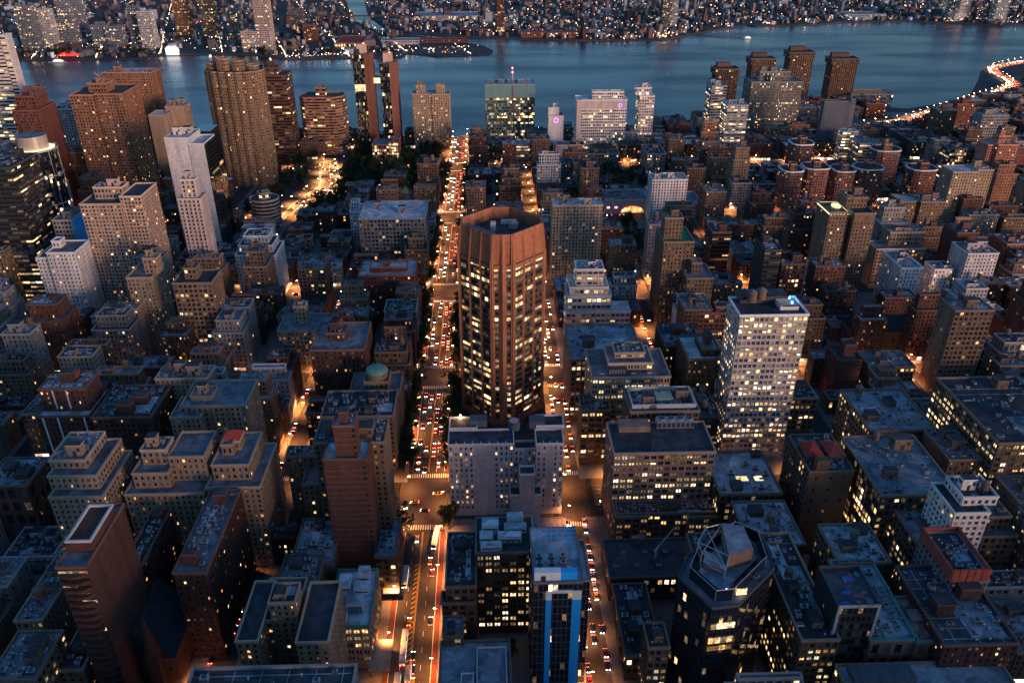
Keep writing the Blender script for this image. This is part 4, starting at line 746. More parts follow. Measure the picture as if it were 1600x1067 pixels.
{'k':'office_tower','c':'hospital','L':'white hospital slab of scattered windows with purple ring sign','st':'grid','w':'white','r':'pale','lit':0.35,'v':[[111.8,173.4,1010,1036,72.0,0],[131.6,170.4,1020,1030,79.9,0]],'ss':'blank','ex':'ring','t':[]},
{'k':'office_building','c':'hospital','L':'white windowless wall carrying a purple ring emblem','st':'plain','w':'white','r':'roofblue','lit':0.0,'v':[[78.0,97.3,1025,1047,49.5,0],[78.3,92.0,1032,1042,58.3,0]],'ss':'plain','ex':'ring2','t':[]},
{'k':'office_tower','c':'hospital','L':'slim new white tower with sloping roof beside the white hospital slab','st':'loft','w':'white','r':'pale','lit':0.5,'v':[[196.3,215.2,1050,1074,67.9,0],[192.5,211.4,1056,1070,77.1,0]],'ss':'ribbon','t':[]},
{'k':'office_tower','c':'laboratory','L':'bright glass laboratory tower with white-lit floors','st':'ribbon','w':'steel','r':'pale','lit':0.8,'v':[[295.8,321.9,1000,1028,66.9,0]],'ss':'ribbon','t':[]},
{'k':'office_tower','c':'laboratory','L':'taller glass laboratory tower tucked behind its lit twin','st':'ribbon','w':'steel','r':'blue','lit':0.45,'v':[[294.6,314.0,1075,1103,75.1,0]],'ss':'ribbon','t':[]},
{'k':'office_tower','c':'hospital','L':'wide concrete hospital slab with fine vertical ribs and rooftop boxes','st':'ribs','w':'concrete','r':'roofblue','lit':0.4,'v':[[355.7,425.0,1105,1139,73.7,0],[382.1,397.7,1110,1120,81.1,0],[369.3,410.2,1118,1134,84.6,0]],'ss':'ribs','t':[]},
{'k':'apartment_tower','c':'apartments','L':'brown riverside tower just left of the tallest hospital roof boxes','st':'vert','w':'brown','r':'tar','lit':0.06,'v':[[347.3,380.3,1250,1276,62.0,0],[344.7,381.5,1249.0,1277.0,65.0,999]],'ss':'brick','ex':'waterside','t':[]},
{'k':'apartment_tower','c':'apartments','L':'brown riverside tower rising directly behind the wide concrete hospital','st':'vert','w':'brown','r':'tar','lit':0.06,'v':[[412.3,447.2,1290,1316,69.7,0],[409.6,448.4,1289.0,1317.0,72.7,999]],'ss':'brick','ex':'waterside','t':[]},
{'k':'apartment_tower','c':'apartments','L':'brown riverside tower right behind the concrete hospital corner','st':'vert','w':'brown','r':'tar','lit':0.06,'v':[[480.8,517.4,1318,1344,74.3,0],[477.9,518.5,1317.0,1345.0,77.4,999]],'ss':'brick','ex':'waterside','t':[]},
{'k':'apartment_tower','c':'apartments','L':'brown riverside tower standing alone over the water','st':'vert','w':'brown','r':'tar','lit':0.06,'v':[[554.9,595.2,1330,1356,62.3,0],[551.8,596.2,1329.0,1357.0,65.4,999]],'ss':'brick','ex':'waterside','t':[]},
{'k':'office_building','c':'building','L':'blank slate-grey slab with two lit stair windows near the lone riverside tower','st':'plain','w':'slate','r':'tar','lit':0.05,'v':[[419.7,459.1,1010,1020,68.5,0],[451.2,457.6,1008,1022,71.9,0]],'ss':'plain','t':[]},
{'k':'office_building','c':'building','L':'white glowing stair block at the foot of the slate-grey slab','st':'ribbon','w':'white','r':'pale','lit':0.9,'v':[[428.1,446.8,960,974,43.8,0]],'ss':'ribbon','t':[]},
{'k':'apartment_tower','c':'apartments','L':'round-shouldered brick tower,leftmost of the white-coped front row','st':'bay','w':'salmondark','r':'tar','lit':0.1,'v':[],'ex':'round:[304.6,325.8,800,826,43.6,0]','grp':'round shouldered brick towers','t':[]},
{'k':'apartment_tower','c':'apartments','L':'round-shouldered brick tower,second of the white-coped front row','st':'bay','w':'salmondark','r':'tar','lit':0.1,'v':[],'ex':'round:[329.0,354.3,804,830,44.8,0]','grp':'round shouldered brick towers','t':[]},
{'k':'apartment_tower','c':'apartments','L':'round-shouldered brick tower with red lamp standing behind the leftmost pair','st':'bay','w':'salmondark','r':'tar','lit':0.1,'v':[],'ex':'round:[336.2,359.6,868,894,52.8,0]','grp':'round shouldered brick towers','t':[]},
{'k':'apartment_tower','c':'apartments','L':'round-shouldered brick tower,third of the white-coped front row','st':'bay','w':'salmondark','r':'tar','lit':0.1,'v':[],'ex':'round:[361.0,383.1,806,832,41.2,0]','grp':'round shouldered brick towers','t':[]},
{'k':'apartment_tower','c':'apartments','L':'round-shouldered brick tower,fourth of the white-coped front row','st':'bay','w':'salmondark','r':'tar','lit':0.1,'v':[],'ex':'round:[384.1,412.9,806,832,43.0,0]','grp':'round shouldered brick towers','t':[]},
{'k':'apartment_tower','c':'apartments','L':'wide round-shouldered brick tower behind the fourth front one','st':'bay','w':'salmondark','r':'tar','lit':0.1,'v':[],'ex':'round:[427.5,458.2,866,892,45.5,0]','grp':'round shouldered brick towers','t':[]},
{'k':'apartment_tower','c':'apartments','L':'round-shouldered brick tower,last of the white-coped front row','st':'bay','w':'salmondark','r':'tar','lit':0.1,'v':[],'ex':'round:[441.3,469.6,806,832,41.8,0]','grp':'round shouldered brick towers','t':[]},
{'k':'office_building','c':'office','L':'long grey office with ribbon windows behind the wide round-shouldered tower','st':'ribbon','w':'grey','r':'blue','lit':0.2,'v':[[437.4,458.7,930,990,37.0,0]],'ss':'ribbon','t':[]},
{'k':'apartment_tower','c':'apartments','L':'tall grey slab with dark windows before the shore highway','st':'brick','w':'tan','r':'pale','lit':0.12,'v':[[582.1,608.1,1040,1060,49.7,0]],'ss':'blank','t':[]},
{'k':'apartment_tower','c':'apartments','L':'red-brown slab with column of lit stair windows near the highway','st':'brick','w':'brick','r':'redroof','lit':0.35,'v':[[620.5,642.0,1065,1087,52.1,0]],'ss':'blank','t':[]},
{'k':'apartment_tower','c':'apartments','L':'grey-green apartment slab with salmon edge strip behind salmon tower','st':'loft','w':'grey','r':'pale','lit':0.1,'v':[[611.9,644.9,990,1010,54.5,0]],'ss':'blank','t':[]},
{'k':'apartment_building','c':'apartments','L':'low building with lit half-round hall left of the salmon brick tower','st':'lit','w':'slate','r':'tar','lit':0.6,'v':[[523.8,542.9,890,910,41.0,0]],'ss':'ribbon','t':[]},
{'k':'office_building','c':'hospital','L':'tall dark laboratory slab left of the brown hospital blocks','st':'ribs','w':'grey','r':'tar','lit':0.15,'v':[[81.0,110.3,905,929,23.8,0]],'ss':'brick','ex':'bulk','t':[]},
{'k':'office_building','c':'hospital','L':'wide grey hospital block with ribbed window front by the dark park','st':'ribs','w':'grey','r':'tar','lit':0.3,'v':[[184.9,206.4,915,955,31.2,0]],'ss':'brick','ex':'bulk','t':[]},
{'k':'office_building','c':'hospital','L':'low grey hospital wing with one bright stair column','st':'ribs','w':'grey','r':'tar','lit':0.15,'v':[[117.1,160.7,965,985,17.8,0]],'t':[]},
{'k':'office_building','c':'cinema','L':'low pink-lit cinema hall with glowing arched entrance','st':'plain','w':'pinkwhite','r':'roofblue','lit':0.1,'v':[[117.7,166.9,800,834,15.5,0],[166.4,222.3,796,836,12.1,0]],'ex':'cinema','t':[]},
{'k':'apartment_tower','c':'apartments','L':'slim tower of bay windows between the bright street and the twin-topped slab','st':'bay','w':'tan','r':'pale','lit':0.18,'v':[[-22.2,-1.1,992,1012,30.7,0],[-17.3,-6.4,996,1004,42.2,0]],'ss':'bay','t':[]},
{'k':'office_building','c':'clinic','L':'low clinic with white-lit terraces below the teal slab','st':'ribbon','w':'whitegrey','r':'pale','lit':0.9,'v':[[33.0,64.9,1000,1024,20.1,0]],'ss':'plain','t':[]},
{'k':'office_building','c':'clinic','L':'dark concrete hall with lit ribbon floors beside the white clinic','st':'ribbon','w':'concrete','r':'tar','lit':0.5,'v':[[-2.0,36.6,1010,1040,21.0,0]],'ss':'plain','t':[]},
{'k':'apartment_building','c':'apartments','L':'blue-grey glass apartment block on the wide street left of the octagonal tower','st':'loft','w':'steelgrey','r':'pale','lit':0.1,'v':[[-108,-53,646,690,54,0]],'ss':'loft','ex':'bulk','t':[]},
{'k':'church','c':'church','L':'small chapel with gilded pyramid dome near the dark park','st':'blank','w':'pinkbeige','r':'roofblue','lit':0.0,'v':[[-92.2,-77.8,806,822,15.8,0]],'ex':'gilded','t':[]},
{'k':'apartment_building','c':'apartments','L':'round banded tower with dark roof by the lit tunnel ramp','st':'ribbon','w':'concrete','r':'tar','lit':0.1,'v':[],'ex':'roundtower','t':[]},
{'k':'apartment_building','c':'apartments','L':'white modernist block with boxy rooftop pavilion near the tunnel ramp','st':'brick','w':'white','r':'blue','lit':0.1,'v':[[-128.0,-112.7,720,742,34.1,0],[-127.0,-119.9,726,735,41.4,0]],'ss':'brick','t':[]},
{'k':'apartment_building','c':'apartments','L':'red brick block with two lit windows left of the white modernist block','st':'brick','w':'redbrown','r':'roofblue','lit':0.1,'v':[[-164.2,-147.3,740,758,27.5,0]],'t':[]},
{'k':'apartment_building','c':'apartments','L':'brick office with copper-green dome on the wide street before the first junction','st':'brick','w':'tan','r':'roofblue','lit':0.1,'v':[[-82,-53,398,424,36,0],[-73,-59,402,414,43,36]],'ex':'dome','ss':'brick','t':[]},
{'k':'apartment_building','c':'apartments','L':'maroon block with pale-edged roof and lift box left of the wide street','st':'brick','w':'redbrown','r':'roofblue','lit':0.12,'v':[[-108,-76,428,464,50,0],[-100,-88,440,450,55,50]],'ss':'brick','t':[]},
{'k':'apartment_building','c':'apartments','L':'tall brick house with lit porch windows lining the wide street','st':'brick','w':'tan','r':'tar','lit':0.12,'v':[[-92,-53,368,394,42,0]],'ss':'brick','ex':'bulk','t':[]},
{'k':'apartment_building','c':'apartments','L':'terraced tan apartment house behind the striped slab','st':'brick','w':'tan','r':'pink','lit':0.15,'v':[[-100,-60,322,330,50,0],[-90,-52,308,325,44,0]],'ss':'brick','t':[]},
{'k':'apartment_building','c':'apartments','L':'beige broad apartment block with roof garden two streets left','st':'brick','w':'beige','r':'roofblue','lit':0.12,'v':[[-143.9,-109.9,490,516,30.8,0],[-133.5,-125.7,500,508,44.3,0]],'ss':'brick','t':[]},
{'k':'apartment_building','c':'apartments','L':'small red block with white roof shed on the wide street','st':'brick','w':'brick','r':'pale','lit':0.1,'v':[[-98,-56,560,590,40,0],[-90,-62,566,578,44,40]],'ss':'brick','t':[]},
]
def hero(s,i):
    ex=s.get('ex') or ''
    V=[list(v) for v in s['v']]; vols=[]
    st,ss=s['st'],s.get('ss'); mask=None
    kw={}
    Yn=min(v[2] for v in V) if V else 300
    if ex=='corinth':
        pts=[];cx,cy=-275,938
        base=[(-306,925),(-297,912),(-288,908),(-279,905),(-270,904),(-261,905),(-252,908),(-246,914),(-243,926),(-248,950),(-275,966),(-302,950)]
        pts=[]
        for k in range(12):
            a=np.array(base[k]);b=np.array(base[(k+1)%12]); d=b-a; n=np.array([d[1],-d[0]])/np.linalg.norm(d); Ld=np.linalg.norm(d)
            bulge=2.6 if k<8 else 0
            for t in(0,.25,.5,.75): pts.append(tuple(a+d*t+n*bulge*math.sin(math.pi*t)))
        vols=[(pts,0,126)]; 
        for k,(x,y,z) in enumerate(((-298,925,132),(-284,915,138),(-268,915,136),(-254,920,130))): vols.append((regular(x,y+6,7,6,10),125,z))
    elif ex=='rounded': vols=[([(-232,1036),(-226,1030),(-188,1030),(-180,1037),(-177,1052),(-184,1062),(-226,1062),(-232,1055)],0,73),([(-212,1040),(-200,1040),(-200,1050),(-212,1050)],72,83)]
    elif ex=='drum': vols=[(regular(-394,712,18,18,16),0,98)]; 
    elif ex=='roundtower': vols=[(regular(-217,764,14,13,16),0,34),(regular(-217,764,6,6,12),33,40)]
    elif ex=='facet': vols=[([(71,227),(80,211),(90,212),(109,230),(110,247),(99,256),(77,238)],0,60)]
    elif ex=='copperW': vols=[([(-163,1040),(-142,1040),(-140,1062),(-161,1062)],0,122)]
    elif ex=='copperE': vols=[([(-132,1050),(-113,1050),(-111,1072),(-130,1072)],0,110)]
    elif ex.startswith('round:'):
        v=eval(ex[6:]); x0,x1,y0,y1,h,_=v; c=(x1-x0)*.28; V=[v]
        vols=[([(x0,y0+c),(x0+c*.3,y0+c*.3),(x0+c,y0),(x1-c,y0),(x1-c*.3,y0+c*.3),(x1,y0+c),(x1,y1-c),(x1-c,y1),(x0+c,y1),(x0,y1-c)],0,h),(rect(x0+(x1-x0)*.36,x1-(x1-x0)*.36,y0+7,y0+15),h-1,h+6)]
    else:
        for k,v in enumerate(V):
            x0,x1,y0,y1,h,z0=v
            if z0==999: z0=h-9
            elif k and z0==0:
                for u in V[:k]:
                    if u[0]-1<(x0+x1)/2<u[1]+1 and u[2]-1<=(y0+y1)/2<u[3]+2 and u[4]<h: z0=max(z0,u[4]-1.0)
            v[5]=z0; vols.append((rect(x0,x1,y0,y1),z0,h))
    for p,a,b in vols:
        P=np.array(p); USED.append((P[:,0].min(),P[:,0].max(),P[:,1].min(),P[:,1].max()))
    Yn=min(np.array(p)[:,1].min() for p,_,_ in vols)
    if ex=='hotel': mask=lambda u,i,n:(u<.42 or u>.66)
    near=1.0 if Yn<400 else(.5 if Yn<620 else .2)
    nw=70 if Yn<400 else(40 if Yn<560 else(20 if Yn<700 else 0))
    pal={'teal':'teal'}.get(s['w']) or ('navy' if ex in('facet','blueclad') else None)
    quick=ex in('sheds','fans','hotel','painted','blueclad','jib','gable','spire','corinth','tanks','flood','redslab','facet','waterside','gilded','dome')
    if ss=='plainblue': pass
    if ex in('mast',): quick=True
    root,C,tops=building(s['k'],s['c'],s['L'],st,s['w'],s['r'],s['lit'],vols,ss=ss,tank='tank' in ex or(not ex and Yn<520 and s['k'] in('loft_building',) and i%3==0),bulk=ex in('bulk','tank','') or i%2==0,cor=s.get('cor'),near=near,group=s.get('grp'),nwin=nw,detail=Yn<640,mask=mask,pal=pal,quick=quick,seed=i,parapet=1.1)
    extras(ex if not ex.startswith('round:') else '',root,C,V,tops,s)
    if ex.startswith('round:'):
        f=MB(); p=np.array(vols[0][0])-C; f.ring(inset(p,-.9),inset(p,.1),vols[0][2]-1.3,vols[0][2]+.1,0); add(root,'coping',f,[trimm('white')])
    if ss=='plainblue':
        f=MB(); v=V[0]; f.box(v[1]-C[0]+.02,v[1]-C[0]+.3,v[2]-C[1]-.1,v[3]-C[1],0,v[4]-1.2,0); add(root,'painted_wall',f,[BLUEP])
    if ex=='drum':
        f=MB(); f.prism(regular(0,0,12,12,24),97,109,0,mtop=1); add(root,'penthouse_drum',f,[surf('drum_metal',(.45,.38,.33),.4,.2,.3,metal=.3),roofm('roofblue')])
        f=MB()
        for k in range(9):
            a=k*2*math.pi/9+.2; f.tube((18.2*math.cos(a),18.2*math.sin(a),3),(18.2*math.cos(a),18.2*math.sin(a),97),.22)
        for z in(25,50,75,97): f.ring(regular(0,0,18.6,18.6,24),regular(0,0,18,18,24),z,z+.7,0)
        add(root,'lattice',f,[WHITEP])
        f=MB(); f.ring(regular(0,0,16,16,24),regular(0,0,12.2,12.2,24),97.3,97.9,0); add(root,'terrace_light',f,[YEL])
    if ex=='facet':
        p=np.array(vols[0][0])-C; q=inset(p,3.4); f=MB(); f.ring(q,inset(q,.18),59,64.5,0); f.obj('penthouse_screen',[GNAVY],root)
        f=MB(); f.prism(inset(q,3.2),59,62,0,mtop=1); f.prism([(-1,-6),(9,-3),(9,10),(1,12)],61.9,69.5,2,mtop=1); f.prism([(-10,-5),(-3,-9),(-2,-4),(-8,2)],61.9,65,0,mtop=1); add(root,'penthouse',f,[wallm('slate'),roofm('blue'),wallm('tan')])
        f=MB(); T_=[(-11,-4),(-4,-12),(-1,-6),(1,12),(-6,10),(-11,2)]
        for k in range(6): f.tube((*T_[k],62),(*T_[k],69),.2); f.tube((*T_[k],69),(*T_[(k+1)%6],69),.2); f.tube((*T_[k],65.5),(*T_[(k+1)%6],65.5),.13)
        f.tube((-11,-4,69),(1,12,69),.18); f.tube((-4,-12,69),(-6,10,69),.18); f.tube((-11,2,69),(-1,-6,69),.18); add(root,'steel_frame',f,[STEEL])
        f=MB()
        for k in range(len(q)): f.tube((*q[k],59),(*q[k],65),.16); f.tube((*q[k],64.6),(*q[(k+1)%len(q)],64.6),.16)
        add(root,'screen_rail',f,[STEEL])
        for i in range(4): put('cooling_unit',eq('cool',cool_mesh),root,(10-i*1.2,-8+i*3.4,58.95),.6,(.9,)*3)
        f=MB(); f.quads([(-6,-13,59.3),(-3,-16,59.3),(-3,-16,62),(-6,-13,62)],[(0,1,2,3)],0); f.quads([(-1.5,-16.5,59.3),(4,-16,59.3),(4,-16,62.5),(-1.5,-16.5,62.5)],[(0,1,2,3)],1); add(root,'terrace_window',f,[BLUEL,LITO])
        f=MB()
        for z0,z1 in((48.6,51.4),(41,44),(37.2,39.6)): f.boxes([(.4+i*2.4,2.6+i*2.4,.3,.36,z0,z1) for i in range(4)],0,(-10.5,-22.5),(.995,.0995))
        add(root,'lit_floor',f,[LITO])
    if ex in('copperW','copperE'):
        p=np.array(vols[0][0])-C; h=vols[0][2]; f=MB(); b=p[1]; c=p[2]; w_=np.array([-7,0])
        f.prism([b+w_+(0,-.5),b+(.5,-.5),c+(.5,.3),c+w_],0,h+.3,0); add(root,'copper_flank',f,[wallm('copper')])
        f=MB(); f.prism(rect(-6,5,-4,6),h-1,h+10,0); add(root,'penthouse',f,[surf('pale_crown_stone',(.6,.45,.33),.7)])  # penthouse box in one pale warm stone colour
        if ex=='copperW':
            f=MB(); f.box(11.0,19.4,2,14,84,92,1); f.box(11.0,19.4,1.8,2,85,91.5,0); f.boxes([(11,19.4,-1.8,-1.6,84+i*3.9,84.5+i*3.9) for i in range(3)],1); add(root,'sky_bridge',f,[YEL,wallm('copper')])
            f=MB(); f.box(-11.2,2,-11.6,-11.2,78,86,0); add(root,'lit_floors',f,[LITO])
        f=MB(); f.tube((2,0,h+10),(2,0,h+11.2),.7); add(root,'beacon',f,[REDL])
for i,s in enumerate(ROWS): hero(s,i)
# camera's own tower, then unseen blocks added to keep low sun off near streets
building('office_tower','office','great stone tower the picture is taken from','vert','concrete','tar',.2,[(rect(-30,30,-96,-9),0,278)],bulk=False,quick=True)
for k,(x0,x1,y0,h) in enumerate(((-420,-350,-70,90),(-330,-270,-60,120),(-250,-190,-80,85),(-170,-110,-60,110),(-100,-50,-70,95),(53,110,-60,118),(132,190,-80,104),(212,275,-60,128),(300,350,-70,92),(372,430,-60,124),(452,510,-80,100),(532,600,-60,116),(612,700,-70,98),(715,800,-60,120))):
    building('office_tower','office',['broad grey office block','tall tan office block','low brown office block','pale stone office block'][k%4]+f' behind the photographer, {ORD14[k]} of the row','loft',['grey','tan','brown','cream'][k%4],'tar',.2,[(rect(x0,x1,y0-50,y0),0,h)],bulk=True)
# tower crane beside the unfinished slab
t=thing('tower_crane','yellow tower crane with sloping jib beside the pink unfinished slab tower','crane',(-398,940,0))
f=MB()
for sx in(-1,1):
    for sy in(-1,1): f.tube((sx,sy,0),(sx,sy,84),.22,.22,4)
for z in range(0,84,4): f.tube((-1,-1,z),(1,-1,z+4),.12,.12,4)
f.obj('mast',[plain('crane_yellow',(.6,.42,.06),.5)],t)
f=MB(); f.tube((0,0,86),(-40,12,118),.7,.35,4); f.tube((0,0,86),(-40,12,119.5),.3,.2,4); f.obj('jib',[MATS['crane_yellow']],t)
f=MB(); f.box(-2,2,-2,2,83,87,0); f.box(2,8,-1.4,1.4,84,88,1); f.obj('cab',[MATS['crane_yellow'],wallm('grey')],t)
# ------------------------------------------------------------------ the octagonal tower in the middle
def octagon_tower():
    cx,cy,Rr,c=7.5,429,24,5.8; H=130; zw=112
    def octo(R_,c_): return [(-c_,-R_),(c_,-R_),(R_,-c_),(R_,c_),(c_,R_),(-c_,R_),(-R_,c_),(-R_,-c_)]
    root=thing('office_tower','tall octagonal terracotta-brick tower with blank fluted crown, tallest in the middle','office',(cx,cy,0)); C=np.array([cx,cy]); USED.append((-21,35,366,462))
    body=octo(Rr,c); top=octo(Rr-1.3,c-.5); mb=MB(); wins=[]; mb.prism(body,9,zw,0,top=False); mb.prism(body,zw,H,0,top=False,poly2=top)
    FL=26
    for k in range(8):
        p0=np.array(body[k],float);p1=np.array(body[(k+1)%8],float);q0=np.array(top[k]);q1=np.array(top[(k+1)%8]);e=p1-p0;L=np.linalg.norm(e);d=e/L;n=np.array([d[1],-d[0]])
        if np.dot(n,-((p0+p1)/2+C))<0: continue
        short=k%2==0
        us=[0,L/2,L] if short else [0,L/3,2*L/3,L]
        wid=[1.5,2.4,1.5] if short else [1.5,1.0,1.0,1.5]; dep=[1.5,2.2,1.5] if short else [1.5,1.2,1.2,1.5]
        for u,w_,dp in zip(us,wid,dep):     # V-shaped brick fins, running into the crown
            for z0,z1,o0,o1 in((9,zw,p0,p0),(zw,H,p0,q0)):
                s1=L/ L; a=[o0+d*(u-w_),o0+n*dp+d*u,o0+d*(u+w_)]; sh=(q0-p0) if z1==H else np.zeros(2)
                k2=(np.linalg.norm(q1-q0)/L) if z1==H else 1
                b=[(p0+sh)+d*((u-w_*.6)*k2),(p0+sh)+n*(dp*.25 if z1==H else dp)+d*(u*k2),(p0+sh)+d*((u+w_*.6)*k2)] if z1==H else a
                v=[(*a[0],z0),(*a[1],z0),(*a[2],z0),(*b[0],z1),(*b[1],z1),(*b[2],z1)]; mb.quads(v,[(0,1,4,3),(1,2,5,4)],0)
        lt=lit_types(FL,len(us)-1,.0,True)
        for j in range(len(us)-1):
            a=us[j]+wid[j]*.62;b=us[j+1]-wid[j+1]*.62; W=b-a; f=(zw-13)/FL; sub=3 if not short else 1
            mb.boxes([(a,b,-.02,.35,13+i*f-.1,13+i*f+f*.34) for i in range(FL)],2,p0,d); mb.boxes([(a,b,-.02,.55,zw-1.2,zw+1.0),(a,b,-.02,.5,9.5,13)],0,p0,d)
            mb.boxes([(a+.3,b-.3,-.02,.6,zw+1.0,zw+1.6)],2,p0,d)
            for i in range(FL):
                top2=i>=FL-2; rowlit=npr.rand()<(.95 if i==FL-1 else .6 if top2 else .40)
                bt=2 if npr.rand()<.6 else 5
                for sx in range(sub):
                    q=p0+d*(a+W*(sx+.5)/sub)+n*.08; ty=bt if (rowlit and npr.rand()<.92) else (4 if npr.rand()<.35 else 0)
                    wins.append((*q,13+i*f+f*.67,d[0],d[1],W/sub*.96,f*.60,ty))
    mb.obj('wall',[surf('terracotta_brick',WALLC['terracotta'],.85,.34,.35,fine=.9,fa=.18),trimm('tan'),plain('spandrel_dark',(.10,.065,.048),.5)],root)
    add_windows(root,C,wins,'ribbon','office',100,True,FRD)
    f=MB(); t2=inset(top,.8); f.ring(top,t2,H,H+.25,0); f.ring(t2,inset(t2,.2),H-7,H+.2,0); f.obj('parapet',[MATS['terracotta_brick']],root)
    f=MB(); f.prism(t2,H-7.2,H-6.8,0); f.obj('roof',[roofm('tar')],root)
    dd=(np.array(top[0])-np.array(top[7])); Ld=np.linalg.norm(dd); dd/=Ld; nn=np.array([-dd[1],dd[0]])
    f0=MB(); f0.prism(regular(0,0,1.75,1.75,8,.39),0,5.2,0); f0.prism(regular(0,0,1.4,1.4,10),5.2,5.6,1); fm=f0.mesh('cooling_unit',[surf('cooler_metal',(.30,.36,.42),.5,.2,.6,metal=.2),DARKM])
    for i in range(6):
        q=np.array(top[7])+dd*(2.6+i*3.75)+nn*3.4; put('cooling_unit',fm,root,(q[0],q[1],H-6.8+1.2))
    f=MB(); f.prism(regular(7,7,2.8,2.8,12),H-6.8,H-4,0); f.prism(regular(7,7,3.2,3.2,12),H-4,H-1.8,0,poly2=regular(7,7,.2,.2,12)); f.obj('water_tank',[wallm('pinkbeige')],root)
    f=MB(); f.box(-6,-3,2,5,H-6.8,H-2,0); f.box(0,9,12,14.5,H-6.8,H-4.5,0); f.obj('bulkhead',[SHED],root)
    f=MB(); f.prism(octo(Rr-2.5,c-1),0,9,0,top=False,poly2=octo(Rr-1.6,c-.6)); f.prism(octo(Rr+.6,c+.3),8.6,9.4,1); f.prism(rect(-28,27,-60,34),0,5.5,2,mtop=3); f.obj('podium',[MATS['terracotta_brick'],MATS['spandrel_dark'],wallm('brown'),roofm('tar')],root)
octagon_tower()
# ------------------------------------------------------------------ the other houses of the blocks
def street_name(k):      # k: index of the street on the camera's left of the row
    d=k-8
    if d==0: return 'the wide street'
    nm=['first','second','third','fourth','fifth','sixth','seventh','eighth','ninth','tenth','eleventh','twelfth','thirteenth']
    return f"{nm[abs(d)-1]} street {'left' if d<0 else 'right'} of the wide one"
AVN=['the bottom edge','the nearest avenue','the second avenue','the third avenue','the fourth avenue','the fifth avenue','the last avenue']
ORD=['first','second','third','fourth','fifth','sixth','seventh','eighth','ninth','tenth','eleventh','twelfth','thirteenth','fourteenth','fifteenth','sixteenth','seventeenth','eighteenth','nineteenth','twentieth']
EXCL=[(126,172,338,379),(-21,36,278,333),(53,104,470,519),(6,36,130,222),(-250,-160,795,1012),(-165,-58,885,1035),(115,188,850,962),(125,152,655,775),(40,53,760,960)]
def blocked(x0,x1,y0,y1):
    out=[]
    for a,b,c,d in USED+EXCL:
        if a<x1-1 and b>x0+1 and c<y1 and d>y0: out.append((c-.6,d+.6))
    return sorted(out)
WORD=dict(beige='sandy',tan='tan',grey='grey',brown='brown',redbrown='maroon',brick='red',white='white',whitegrey='pale grey',cream='cream',concrete='concrete',rust='rust-red',slate='slate-grey')
RWORD=dict(tar='black',roofblue='blue-grey',blue='light blue',pale='silver',pink='pinkish')
nfill=0; FILL=[]; HWS=[H[k]+(H[k+1]-H[k])*t for k in range(len(H)-1) for t in(0,.25,.5,.75)]
fr=random.Random(21)
for (x0,x1,y0,y1,i,j) in BL:
    for row in(0,1):
        xm=(x0+x1)/2; ra,rb=(x0,xm-2) if row==0 else (xm+2,x1)
        bl=blocked(ra,rb,y0,y1); cur=y0; segs=[]
        for c,d in bl:
            if c>cur+7: segs.append((cur,c))
            cur=max(cur,d)
        if y1>cur+7: segs.append((cur,y1))
        cnt=0
        for (a,b) in segs:
            y=a
            while y<b-6:
                left=j<=1 and xm<-40; right=j<=2 and xm>50
                avside=min(y-y0,y1-y)<26
                if right and y<430: L=fr.uniform(17,32)
                elif left: L=fr.uniform(13,24)
                elif avside: L=fr.uniform(13,24)
                else: L=fr.uniform(7.5,15)
                if b-y-L<6: L=b-y
                ya,yb=y,y+L-.3; y+=L
                if right and y<430: h=fr.uniform(16,48)
                elif left: h=fr.choice([fr.uniform(30,56),fr.uniform(18,34)]) if avside else fr.choice([fr.uniform(12,20),fr.uniform(18,42)])
                elif avside: h=fr.choice([fr.uniform(14,26),fr.uniform(28,46),fr.uniform(34,60)])
                else: h=fr.choice([fr.uniform(10,15),fr.uniform(12,18),fr.uniform(12,18),fr.uniform(16,32)])
                if xm<-40 and 360<ya<600: h=fr.choice([fr.uniform(26,44),fr.uniform(34,56)]) if avside else fr.choice([fr.uniform(12,20),fr.uniform(14,30),fr.uniform(28,46)])
                if xm<-330 and y<900: h*=1.35
                if xm>130 and 430<ya: h=fr.choice([fr.uniform(13,24),fr.uniform(26,44),fr.uniform(34,62)]) if avside else fr.choice([fr.uniform(9,14),fr.uniform(10,16),fr.uniform(10,16),fr.uniform(22,42)])
                if 285<xm<500 and 740<ya<970: h=fr.uniform(7,13)
                if y>960: h=min(h,22)
                if -260<xm<-130 and 610<y<1000: h=min(h,17)
                depth=(rb-ra)*fr.uniform(.58,.88) if h>28 and ya>430 else (rb-ra) if h>20 or fr.random()<.3 else (rb-ra)*fr.uniform(.6,.85)
                xa,xb=(ra,ra+depth) if row==0 else (rb-depth,rb)
                if not seen((xa+xb)/2,(ya+yb)/2,h,40): continue
                if min(math.hypot((xa+xb)/2-q[0],(ya+yb)/2-q[1]) for q in HWS)<34: continue
                cnt+=1
                FILL.append((xa,xb,ya,yb,h,i,j,row,cnt,avside,right))
FILL.sort(key=lambda f:f[2])
print('fill',len(FILL))
smb=MB(); SW=[]; ntown=0; KN={}; SCOL=['redbrown','brick','tan','brown','grey']; SRF=['tar','roofblue','blue','pale']
